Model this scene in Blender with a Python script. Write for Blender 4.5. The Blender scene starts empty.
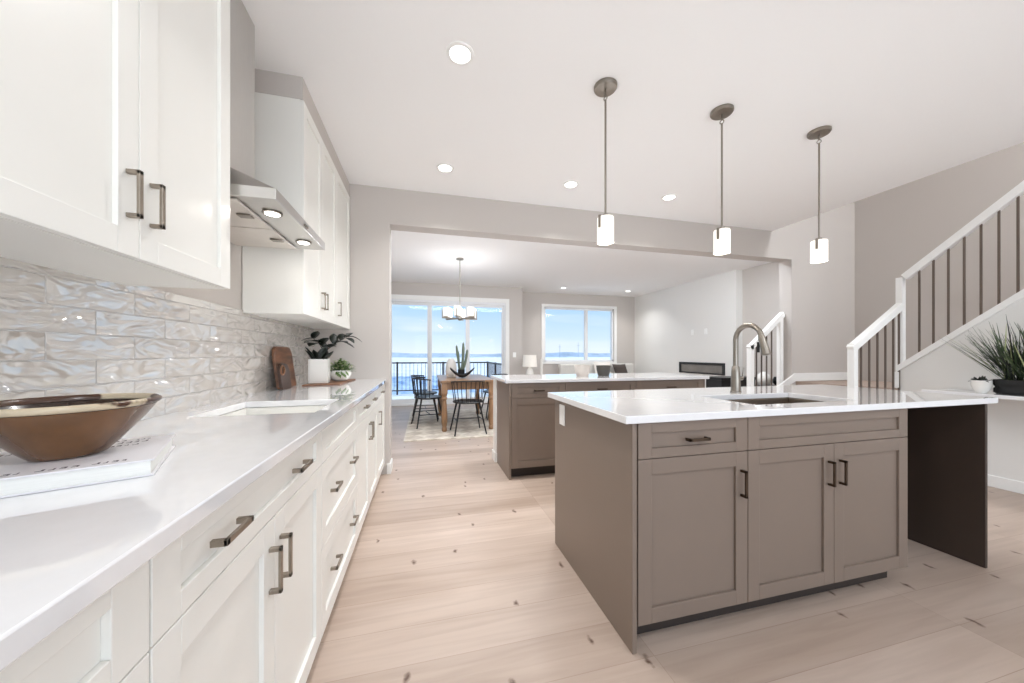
import bpy, bmesh, math, random
from mathutils import Vector, Matrix
R = math.radians
PI = math.pi
random.seed(7)
S = bpy.context.scene
COL = S.collection

def lin(v):
    v /= 255.0
    return v / 12.92 if v <= 0.04045 else ((v + 0.055) / 1.055) ** 2.4
def rgb(r, g, b): return (lin(r), lin(g), lin(b), 1.0)

# ------------------------------------------------------------------ camera
F_PX = 345.0
cam_d = bpy.data.cameras.new('camera'); cam = bpy.data.objects.new('camera', cam_d); COL.objects.link(cam)
cam_d.sensor_width = 36.0; cam_d.sensor_fit = 'HORIZONTAL'
cam_d.lens = 36.0 * F_PX / 1024.0
cam_d.shift_y = 12.5 / 1024.0
cam_d.clip_start = 0.02; cam_d.clip_end = 3000
cam.location = (0, 0, 1.15); cam.rotation_euler = (R(90), 0, R(-14.3))
S.camera = cam

# ------------------------------------------------------------------ exposure
S.view_settings.view_transform = 'Standard'; S.view_settings.look = 'None'
S.view_settings.exposure = 0.06; S.view_settings.gamma = 1.0; S.view_settings.use_curve_mapping = False
S.cycles.max_bounces = 10; S.cycles.diffuse_bounces = 6; S.cycles.glossy_bounces = 5
S.cycles.transmission_bounces = 8; S.cycles.transparent_max_bounces = 16
S.cycles.use_denoising = True
S.cycles.sample_clamp_indirect = 8.0

# ------------------------------------------------------------------ sky
world = bpy.data.worlds.new('sky'); S.world = world; world.use_nodes = True
wn = world.node_tree; wn.nodes.clear()
wo = wn.nodes.new('ShaderNodeOutputWorld'); wb = wn.nodes.new('ShaderNodeBackground')
wt = wn.nodes.new('ShaderNodeTexCoord'); ws = wn.nodes.new('ShaderNodeSeparateXYZ'); wr = wn.nodes.new('ShaderNodeValToRGB')
wn.links.new(wt.outputs['Generated'], ws.inputs[0]); wn.links.new(ws.outputs['Z'], wr.inputs[0])
cr = wr.color_ramp
cr.elements[0].position = 0.0; cr.elements[0].color = rgb(232, 241, 252)
cr.elements[1].position = 0.16; cr.elements[1].color = rgb(166, 207, 246)
e = cr.elements.new(0.05); e.color = rgb(208, 229, 251)
e = cr.elements.new(0.5); e.color = rgb(160, 202, 245)
wc = wn.nodes.new('ShaderNodeTexNoise'); wm = wn.nodes.new('ShaderNodeMapping'); wm.inputs['Scale'].default_value = (1.5, 1.5, 9)
wn.links.new(wt.outputs['Generated'], wm.inputs[0]); wn.links.new(wm.outputs[0], wc.inputs['Vector']); wc.inputs['Scale'].default_value = 2.2
wcr = wn.nodes.new('ShaderNodeValToRGB'); wcr.color_ramp.elements[0].position = .56; wcr.color_ramp.elements[1].position = 1.0
wn.links.new(wc.outputs[0], wcr.inputs[0])
wmx = wn.nodes.new('ShaderNodeMixRGB'); wn.links.new(wcr.outputs[0], wmx.inputs[0]); wn.links.new(wr.outputs[0], wmx.inputs[1]); wmx.inputs[2].default_value = rgb(240, 245, 252)
wn.links.new(wmx.outputs[0], wb.inputs[0]); wb.inputs[1].default_value = 1.12
wn.links.new(wb.outputs[0], wo.inputs[0])

# ------------------------------------------------------------------ lights (unseen fill lights added to brighten the rooms, and the sun)
def area(name, loc, rot, sx, sy, power, color=(1, 1, 1), parent=None, spread=180, disk=False):
    d = bpy.data.lights.new(name, 'AREA'); d.shape = 'DISK' if disk else 'RECTANGLE'; d.size = sx
    if not disk: d.size_y = sy
    d.energy = power; d.color = color; d.spread = R(spread)
    o = bpy.data.objects.new(name, d); COL.objects.link(o); o.location = loc; o.rotation_euler = rot
    if parent: o.parent = parent
    return o
ZC_ = 2.743
P_REAR, P_DOWN, P_PEND, P_CHAND, P_UP = 84, 8, 3.2, 3.2, 170
area('rear_fill', (1.6, -2.93, 1.35), (R(126), 0, 0), 4.6, 2.1, P_REAR, (.86, .935, 1.0))  # added fill behind the camera, tilted up to lift the ceiling
for _x in (-.05, 2.3): area('rear_ceiling_fill', (_x, -.5, ZC_-.02), (0, 0, 0), .3, .3, 14, (.93, .965, 1), disk=True)  # unseen discs added to brighten the kitchen from above
area('stairwell_fill', (5.1, -0.6, 4.9), (0, 0, 0), 1.0, 2.0, P_UP, (.9, .95, 1))  # added out of view to brighten the stairwell walls
area('living_ceiling_fill', (1.2, 4.15, ZC_-.02), (R(22), 0, 0), 3.4, .35, 88, (.88, .94, 1))  # added fill hidden behind the header, brightens the living room
area('living_ceiling_fill', (4.2, 4.15, ZC_-.02), (R(22), 0, 0), 1.6, .35, 58, (.88, .94, 1))  # second added living room fill, also out of sight
sun_d = bpy.data.lights.new('sun', 'SUN'); sun_d.energy = 3.4; sun_d.angle = R(3); sun_d.color = (1, .96, .9)
sun = bpy.data.objects.new('sun', sun_d); COL.objects.link(sun); sun.rotation_euler = Vector((-.75, -.16, -.64)).to_track_quat('-Z', 'Y').to_euler()

# ------------------------------------------------------------------ materials
MATS = {}
def mat(name, color, rough=.5, metal=0.0, spec=.5, noise=0.0, nscale=8.0, bump=0.0, bscale=60.0, coat=0.0, ior=None, emit=None, estr=0.0, stretch=(1, 1, 1)):
    m = bpy.data.materials.new(name); m.use_nodes = True
    nt = m.node_tree; b = nt.nodes['Principled BSDF']
    b.inputs['Base Color'].default_value = color; b.inputs['Roughness'].default_value = rough
    b.inputs['Metallic'].default_value = metal; b.inputs['Specular IOR Level'].default_value = spec
    b.inputs['Coat Weight'].default_value = coat
    if ior: b.inputs['IOR'].default_value = ior
    if emit: b.inputs['Emission Color'].default_value = emit; b.inputs['Emission Strength'].default_value = estr
    if noise or bump:
        tc = nt.nodes.new('ShaderNodeTexCoord'); mp = nt.nodes.new('ShaderNodeMapping'); mp.inputs['Scale'].default_value = stretch
        nt.links.new(tc.outputs['Object'], mp.inputs[0])
    if noise:
        n = nt.nodes.new('ShaderNodeTexNoise'); n.inputs['Scale'].default_value = nscale; n.inputs['Detail'].default_value = 5
        nt.links.new(mp.outputs[0], n.inputs['Vector'])
        r = nt.nodes.new('ShaderNodeValToRGB'); r.color_ramp.elements[0].position = .3; r.color_ramp.elements[1].position = .7
        r.color_ramp.elements[0].color = tuple(max(0, c * (1 - noise)) for c in color[:3]) + (1,)
        r.color_ramp.elements[1].color = tuple(min(1, c * (1 + noise)) for c in color[:3]) + (1,)
        nt.links.new(n.outputs[0], r.inputs[0]); nt.links.new(r.outputs[0], b.inputs['Base Color'])
    if bump:
        n2 = nt.nodes.new('ShaderNodeTexNoise'); n2.inputs['Scale'].default_value = bscale; n2.inputs['Detail'].default_value = 3
        nt.links.new(mp.outputs[0], n2.inputs['Vector'])
        bp = nt.nodes.new('ShaderNodeBump'); bp.inputs['Strength'].default_value = bump; bp.inputs['Distance'].default_value = .01
        nt.links.new(n2.outputs[0], bp.inputs['Height']); nt.links.new(bp.outputs[0], b.inputs['Normal'])
    MATS[name] = m
    return m
M_wall = mat('wall_paint', rgb(199, 193, 188), .7, bump=.03, bscale=220)
M_wallw = mat('white_wall_paint', rgb(232, 231, 228), .7, bump=.03, bscale=220)
M_ceil = mat('ceiling_paint', rgb(249, 249, 249), .85, bump=.06, bscale=150)
M_trim = mat('white_trim_paint', rgb(242, 242, 240), .35, noise=.01)
M_cab = mat('white_cabinet_lacquer', rgb(238, 237, 232), .32, noise=.01, nscale=3)
M_taupe = mat('taupe_cabinet_lacquer', rgb(128, 113, 102), .38, noise=.02, nscale=3)
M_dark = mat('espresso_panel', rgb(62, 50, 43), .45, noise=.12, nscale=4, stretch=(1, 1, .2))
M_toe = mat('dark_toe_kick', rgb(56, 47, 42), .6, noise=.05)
M_quartz = mat('white_quartz', rgb(236, 236, 238), .025, noise=.018, nscale=26, spec=.5, coat=.8)
M_quartz.node_tree.nodes['Principled BSDF'].inputs['Coat Roughness'].default_value = .012
M_nickel = mat('brushed_nickel', rgb(150, 143, 134), .32, metal=1, noise=.05, nscale=30, stretch=(1, 1, 12))
M_pull = mat('dark_nickel_pull', rgb(160, 150, 138), .36, metal=1, noise=.06, nscale=40)
M_bronze = mat('bronze_pull', rgb(92, 78, 66), .4, metal=1, noise=.06, nscale=40)
M_steel = mat('stainless_steel', rgb(205, 203, 200), .28, metal=1, noise=.03, nscale=14, stretch=(1, 30, 1))
M_filter = mat('hood_filter_steel', rgb(222, 216, 210), .4, metal=.8, noise=.03)
M_sink = mat('sink_steel', rgb(170, 158, 146), .35, metal=1, noise=.05)
M_shade = mat('opal_glass_shade', rgb(250, 246, 240), .3, emit=(1, .95, .89, 1), estr=.5, noise=.01)
M_lens = mat('downlight_lens', rgb(255, 255, 255), .5, emit=(1, .97, .92, 1), estr=6, noise=.001)
M_black = mat('black_painted_wood', rgb(26, 25, 26), .35, noise=.1)
M_blackm = mat('black_metal', rgb(72, 66, 64), .45, metal=.3, noise=.06)
M_baluster = mat('dark_baluster_metal', rgb(112, 100, 92), .4, metal=.7, noise=.05)
M_board = mat('walnut_board', rgb(112, 76, 54), .4, noise=.5, nscale=5, stretch=(1, 1, 5))
M_board2 = mat('dark_walnut_board', rgb(60, 38, 27), .4, noise=.3, nscale=5, stretch=(1, 1, 9))
M_tray = mat('acacia_tray', rgb(128, 88, 62), .45, noise=.25, nscale=6, stretch=(6, 1, 1))
M_table = mat('brown_oak', rgb(150, 116, 86), .28, noise=.22, nscale=6, stretch=(8, 1, 1))
M_white_cer = mat('white_ceramic', rgb(238, 236, 231), .25, noise=.01)
M_matte_cer = mat('matte_white_ceramic', rgb(226, 222, 216), .6, bump=.1, bscale=40)
M_stone = mat('grey_stoneware', rgb(186, 178, 170), .6, noise=.06)
M_black_cer = mat('black_ceramic', rgb(17, 17, 17), .5, noise=.1)
M_char = mat('charcoal_stoneware', rgb(58, 55, 50), .55, noise=.1)
M_soil = mat('potting_soil', rgb(46, 38, 32), .9, noise=.3, nscale=50)
M_leafd = mat('dark_green_leaf', rgb(20, 28, 20), .4, noise=.3, nscale=9)
M_leaf = mat('green_leaf', rgb(92, 118, 66), .5, noise=.3, nscale=14)
M_leafp = mat('pale_leaf', rgb(168, 178, 132), .55, noise=.2, nscale=14)
M_grass = mat('grass_blade', rgb(62, 80, 50), .5, noise=.4, nscale=7)
M_cactus = mat('grey_green_leaf', rgb(96, 108, 92), .5, noise=.3, nscale=12)
M_linen = mat('linen_shade', rgb(240, 236, 228), .8, noise=.02, nscale=30, emit=(1, .95, .88, 1), estr=.12)
M_sofa = mat('grey_upholstery', rgb(206, 203, 198), .9, noise=.05, nscale=60, bump=.2, bscale=200)
M_pillow = mat('charcoal_pillow_fabric', rgb(70, 62, 58), .9, noise=.1, nscale=60)
M_paper = mat('book_pages', rgb(232, 232, 228), .8, noise=.04, nscale=120, stretch=(.1, .1, 6))
M_cover = mat('book_cover', rgb(228, 226, 230), .35, noise=.02)
M_ink = mat('dark_ink', rgb(60, 52, 70), .6, noise=.1)
M_snow = mat('deck_snow', rgb(228, 232, 240), .8, bump=.3, bscale=5)
M_plate = mat('white_plastic_plate', rgb(244, 244, 242), .3, noise=.005)
M_fire = mat('fireplace_glass', rgb(122, 118, 113), .2, noise=.2, nscale=3)
M_grille = mat('fireplace_trim', rgb(28, 27, 28), .4, noise=.1)
M_vinyl = mat('white_vinyl_frame', rgb(236, 238, 240), .35, noise=.005)
M_fibre = mat('carpet', rgb(168, 150, 138), .95, noise=.2, nscale=90, bump=.3, bscale=300)

def glass_mat():
    m = bpy.data.materials.new('window_glass'); m.use_nodes = True; nt = m.node_tree; nt.nodes.clear()
    o = nt.nodes.new('ShaderNodeOutputMaterial'); t = nt.nodes.new('ShaderNodeBsdfTransparent'); g = nt.nodes.new('ShaderNodeBsdfGlossy')
    g.inputs['Roughness'].default_value = .02; t.inputs[0].default_value = (.97, .985, .98, 1)
    f = nt.nodes.new('ShaderNodeFresnel'); f.inputs[0].default_value = 1.18
    mx = nt.nodes.new('ShaderNodeMixShader'); nt.links.new(f.outputs[0], mx.inputs[0]); nt.links.new(t.outputs[0], mx.inputs[1]); nt.links.new(g.outputs[0], mx.inputs[2])
    nt.links.new(mx.outputs[0], o.inputs[0]); return m
M_glass = glass_mat()

def lacquer_bowl_mat():
    m = mat('copper_brown_glaze', rgb(98, 66, 37), .25, metal=.2, noise=.45, nscale=9, coat=.25)
    return m
M_bowl = lacquer_bowl_mat()
M_rimrefl = mat('rim_glaze_reflections', rgb(188, 170, 146), .28, noise=.25, nscale=9, coat=.15)  # dark brown rim glaze; the pale patches are window reflections painted in
_r = [n for n in M_rimrefl.node_tree.nodes if n.type == 'VALTORGB'][0].color_ramp
_r.elements[0].position = .47; _r.elements[0].color = rgb(70, 42, 26); _r.elements[1].position = .50; _r.elements[1].color = rgb(192, 176, 150)
M_bowlin = mat('dark_glaze_inside', rgb(48, 30, 20), .25, noise=.3, nscale=6, coat=.12)

def floor_mat():
    m = bpy.data.materials.new('oak_plank_floor'); m.use_nodes = True; nt = m.node_tree; N = nt.nodes; L = nt.links; b = N['Principled BSDF']
    tc = N.new('ShaderNodeTexCoord')
    br = N.new('ShaderNodeTexBrick'); br.offset = .37; br.offset_frequency = 1; br.squash = 1
    br.inputs['Scale'].default_value = 1; br.inputs['Brick Width'].default_value = 1.35; br.inputs['Row Height'].default_value = .19
    br.inputs['Mortar Size'].default_value = .0013; br.inputs['Mortar Smooth'].default_value = .3; br.inputs['Bias'].default_value = 0
    br.inputs['Color1'].default_value = rgb(199, 181, 168); br.inputs['Color2'].default_value = rgb(180, 161, 147); br.inputs['Mortar'].default_value = rgb(170, 149, 135)
    L.new(tc.outputs['Object'], br.inputs['Vector'])
    mp = N.new('ShaderNodeMapping'); mp.inputs['Scale'].default_value = (1.1, 17, 1); L.new(tc.outputs['Object'], mp.inputs[0])
    n = N.new('ShaderNodeTexNoise'); n.inputs['Scale'].default_value = 1.6; n.inputs['Detail'].default_value = 7; n.inputs['Distortion'].default_value = .6
    L.new(mp.outputs[0], n.inputs['Vector'])
    r = N.new('ShaderNodeValToRGB'); r.color_ramp.elements[0].position = .3; r.color_ramp.elements[0].color = (.72, .69, .67, 1); r.color_ramp.elements[1].position = .62; r.color_ramp.elements[1].color = (1, 1, 1, 1)
    L.new(n.outputs[0], r.inputs[0])
    mu = N.new('ShaderNodeMixRGB'); mu.blend_type = 'MULTIPLY'; mu.inputs[0].default_value = .42; L.new(br.outputs['Color'], mu.inputs[1]); L.new(r.outputs[0], mu.inputs[2])
    # big soft figure
    mp3 = N.new('ShaderNodeMapping'); mp3.inputs['Scale'].default_value = (.7, 3.2, 1); L.new(tc.outputs['Object'], mp3.inputs[0])
    n3 = N.new('ShaderNodeTexNoise'); n3.inputs['Scale'].default_value = 1.5; n3.inputs['Detail'].default_value = 2; L.new(mp3.outputs[0], n3.inputs['Vector'])
    r3 = N.new('ShaderNodeValToRGB'); r3.color_ramp.elements[0].position = .35; r3.color_ramp.elements[0].color = (.84, .81, .78, 1); r3.color_ramp.elements[1].position = .6; r3.color_ramp.elements[1].color = (1, 1, 1, 1)
    L.new(n3.outputs[0], r3.inputs[0])
    mu2 = N.new('ShaderNodeMixRGB'); mu2.blend_type = 'MULTIPLY'; mu2.inputs[0].default_value = .7; L.new(mu.outputs[0], mu2.inputs[1]); L.new(r3.outputs[0], mu2.inputs[2])
    # knots
    mp2 = N.new('ShaderNodeMapping'); mp2.inputs['Scale'].default_value = (4.6, 2.6, 1); mp2.inputs['Rotation'].default_value = (0, 0, R(-16)); L.new(tc.outputs['Object'], mp2.inputs[0])
    v = N.new('ShaderNodeTexVoronoi'); v.voronoi_dimensions = '2D'; v.inputs['Scale'].default_value = 1.25; v.inputs['Randomness'].default_value = 1; nz = N.new('ShaderNodeTexNoise'); nz.inputs['Scale'].default_value = 26; nz.inputs['Detail'].default_value = 3; L.new(tc.outputs['Object'], nz.inputs['Vector'])
    va = N.new('ShaderNodeVectorMath'); va.operation = 'MULTIPLY_ADD'; va.inputs[1].default_value = (.16, .16, 0); L.new(nz.outputs['Color'], va.inputs[0]); L.new(mp2.outputs[0], va.inputs[2]); L.new(va.outputs[0], v.inputs['Vector'])
    kr = N.new('ShaderNodeValToRGB'); kr.color_ramp.elements[0].position = .02; kr.color_ramp.elements[0].color = (1, 1, 1, 1); kr.color_ramp.elements[1].position = .085; kr.color_ramp.elements[1].color = (0, 0, 0, 1)
    L.new(v.outputs['Distance'], kr.inputs[0])
    sp = N.new('ShaderNodeSeparateColor'); L.new(v.outputs['Color'], sp.inputs[0])
    th = N.new('ShaderNodeMath'); th.operation = 'GREATER_THAN'; th.inputs[1].default_value = .55; L.new(sp.outputs[0], th.inputs[0])
    mm = N.new('ShaderNodeMath'); mm.operation = 'MULTIPLY'; L.new(kr.outputs[0], mm.inputs[0]); L.new(th.outputs[0], mm.inputs[1])
    ms = N.new('ShaderNodeMath'); ms.operation = 'MULTIPLY'; L.new(mm.outputs[0], ms.inputs[0]); L.new(sp.outputs[1], ms.inputs[1])
    mk = N.new('ShaderNodeMixRGB'); mk.inputs[2].default_value = rgb(96, 72, 58); L.new(mm.outputs[0], mk.inputs[0]); L.new(mu2.outputs[0], mk.inputs[1])
    L.new(mk.outputs[0], b.inputs['Base Color'])
    b.inputs['Roughness'].default_value = .34; b.inputs['Specular IOR Level'].default_value = .4
    bp = N.new('ShaderNodeBump'); bp.inputs['Strength'].default_value = .12; bp.inputs['Distance'].default_value = .002; L.new(n.outputs[0], bp.inputs['Height']); L.new(bp.outputs[0], b.inputs['Normal'])
    return m
M_floor = floor_mat()

def tile_mat():
    m = bpy.data.materials.new('glossy_wavy_subway_tile'); m.use_nodes = True; nt = m.node_tree; N = nt.nodes; L = nt.links; b = N['Principled BSDF']
    tc = N.new('ShaderNodeTexCoord'); sx = N.new('ShaderNodeSeparateXYZ'); cx = N.new('ShaderNodeCombineXYZ')
    L.new(tc.outputs['Object'], sx.inputs[0]); sh = N.new('ShaderNodeMath'); sh.inputs[1].default_value = -.03; L.new(sx.outputs['Y'], sh.inputs[0]); L.new(sh.outputs[0], cx.inputs['X']); L.new(sx.outputs['Z'], cx.inputs['Y'])
    br = N.new('ShaderNodeTexBrick'); br.offset = .5; br.inputs['Scale'].default_value = 1
    br.inputs['Brick Width'].default_value = .29; br.inputs['Row Height'].default_value = .0755; br.inputs['Mortar Size'].default_value = .0022; br.inputs['Mortar Smooth'].default_value = .6
    br.inputs['Color1'].default_value = (0, 0, 0, 1); br.inputs['Color2'].default_value = (1, 1, 1, 1); br.inputs['Mortar'].default_value = (.5, .5, .5, 1)
    L.new(cx.outputs[0], br.inputs['Vector'])
    # tint per tile
    cr = N.new('ShaderNodeValToRGB'); cr.color_ramp.elements[0].color = rgb(196, 189, 181); cr.color_ramp.elements[1].color = rgb(211, 205, 198); L.new(br.outputs['Color'], cr.inputs[0])
    mx = N.new('ShaderNodeMixRGB'); mx.inputs[2].default_value = rgb(206, 201, 195); L.new(br.outputs['Fac'], mx.inputs[0]); L.new(cr.outputs[0], mx.inputs[1]); L.new(mx.outputs[0], b.inputs['Base Color'])
    # waves, different on each tile
    mp = N.new('ShaderNodeMapping'); mp.inputs['Scale'].default_value = (7.0, 19, 1); L.new(cx.outputs[0], mp.inputs[0])
    off = N.new('ShaderNodeVectorMath'); off.operation = 'SCALE'; off.inputs['Scale'].default_value = 37.0
    cc = N.new('ShaderNodeCombineXYZ'); L.new(br.outputs['Color'], cc.inputs['Z']); L.new(cc.outputs[0], off.inputs[0])
    ad = N.new('ShaderNodeVectorMath'); ad.operation = 'ADD'; L.new(mp.outputs[0], ad.inputs[0]); L.new(off.outputs[0], ad.inputs[1])
    n = N.new('ShaderNodeTexNoise'); n.inputs['Scale'].default_value = 1.0; n.inputs['Detail'].default_value = 1.5; n.inputs['Roughness'].default_value = .45; n.inputs['Distortion'].default_value = .9
    L.new(ad.outputs[0], n.inputs['Vector'])
    h = N.new('ShaderNodeMath'); h.operation = 'MULTIPLY_ADD'; h.inputs[1].default_value = -.55; L.new(br.outputs['Fac'], h.inputs[0]); L.new(n.outputs[0], h.inputs[2])
    bp = N.new('ShaderNodeBump'); bp.inputs['Strength'].default_value = 1.0; bp.inputs['Distance'].default_value = .015; L.new(h.outputs[0], bp.inputs['Height']); L.new(bp.outputs[0], b.inputs['Normal'])
    b.inputs['Roughness'].default_value = .05; b.inputs['IOR'].default_value = 2.7; b.inputs['Coat Weight'].default_value = 1.0; b.inputs['Coat IOR'].default_value = 2.0; b.inputs['Coat Roughness'].default_value = .02
    L.new(bp.outputs[0], b.inputs['Coat Normal'])
    return m
M_tile = tile_mat()

def rug_mat():
    m = bpy.data.materials.new('woven_rug'); m.use_nodes = True; nt = m.node_tree; N = nt.nodes; L = nt.links; b = N['Principled BSDF']
    tc = N.new('ShaderNodeTexCoord'); mp = N.new('ShaderNodeMapping'); mp.inputs['Rotation'].default_value = (0, 0, R(45)); L.new(tc.outputs['Object'], mp.inputs[0])
    ck = N.new('ShaderNodeTexChecker'); ck.inputs['Scale'].default_value = 5.5; ck.inputs['Color1'].default_value = rgb(226, 218, 206); ck.inputs['Color2'].default_value = rgb(206, 196, 184); L.new(mp.outputs[0], ck.inputs['Vector'])
    n = N.new('ShaderNodeTexNoise'); n.inputs['Scale'].default_value = 7; n.inputs['Detail'].default_value = 6; L.new(tc.outputs['Object'], n.inputs['Vector'])
    r = N.new('ShaderNodeValToRGB'); r.color_ramp.elements[0].position = .35; r.color_ramp.elements[0].color = (.78, .75, .71, 1); r.color_ramp.elements[1].position = .65; r.color_ramp.elements[1].color = (1, 1, 1, 1); L.new(n.outputs[0], r.inputs[0])
    mu = N.new('ShaderNodeMixRGB'); mu.blend_type = 'MULTIPLY'; mu.inputs[0].default_value = 1; L.new(ck.outputs[0], mu.inputs[1]); L.new(r.outputs[0], mu.inputs[2]); L.new(mu.outputs[0], b.inputs['Base Color'])
    b.inputs['Roughness'].default_value = .95
    return m
M_rug = rug_mat()

def ground_mat():
    m = bpy.data.materials.new('snowy_ground'); m.use_nodes = True; nt = m.node_tree; N = nt.nodes; L = nt.links; b = N['Principled BSDF']
    tc = N.new('ShaderNodeTexCoord'); mp = N.new('ShaderNodeMapping'); mp.inputs['Scale'].default_value = (.05, .022, 1); L.new(tc.outputs['Object'], mp.inputs[0])
    n = N.new('ShaderNodeTexNoise'); n.inputs['Scale'].default_value = 2; n.inputs['Detail'].default_value = 8; n.inputs['Roughness'].default_value = .65; L.new(mp.outputs[0], n.inputs['Vector'])
    r = N.new('ShaderNodeValToRGB'); r.color_ramp.elements[0].position = .38; r.color_ramp.elements[0].color = rgb(222, 226, 236); r.color_ramp.elements[1].position = .56; r.color_ramp.elements[1].color = rgb(240, 240, 246)
    L.new(n.outputs[0], r.inputs[0]); L.new(r.outputs[0], b.inputs['Base Color']); b.inputs['Roughness'].default_value = .85
    return m
M_ground = ground_mat()
def blue_shade_mat():  # blue shade lying on the snow, painted as mottled colour
    m = bpy.data.materials.new('blue_shaded_snow'); m.use_nodes = True; nt = m.node_tree; N = nt.nodes; L = nt.links; b = N['Principled BSDF']
    tc = N.new('ShaderNodeTexCoord'); mp = N.new('ShaderNodeMapping'); mp.inputs['Scale'].default_value = (.35, .09, 1); L.new(tc.outputs['Object'], mp.inputs[0])
    n = N.new('ShaderNodeTexNoise'); n.inputs['Scale'].default_value = 1.6; n.inputs['Detail'].default_value = 8; n.inputs['Roughness'].default_value = .7; L.new(mp.outputs[0], n.inputs['Vector'])
    r = N.new('ShaderNodeValToRGB'); r.color_ramp.elements[0].position = .36; r.color_ramp.elements[0].color = rgb(96, 138, 200); r.color_ramp.elements[1].position = .62; r.color_ramp.elements[1].color = rgb(206, 224, 246)
    L.new(n.outputs[0], r.inputs[0]); L.new(r.outputs[0], b.inputs['Base Color']); b.inputs['Roughness'].default_value = .5
    return m
M_blueshade = blue_shade_mat()
M_hill = mat('haze_tinted_treeline', rgb(178, 190, 208), .95, noise=.2, nscale=.06)  # paled and blued so the colour itself carries the distance haze

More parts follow.
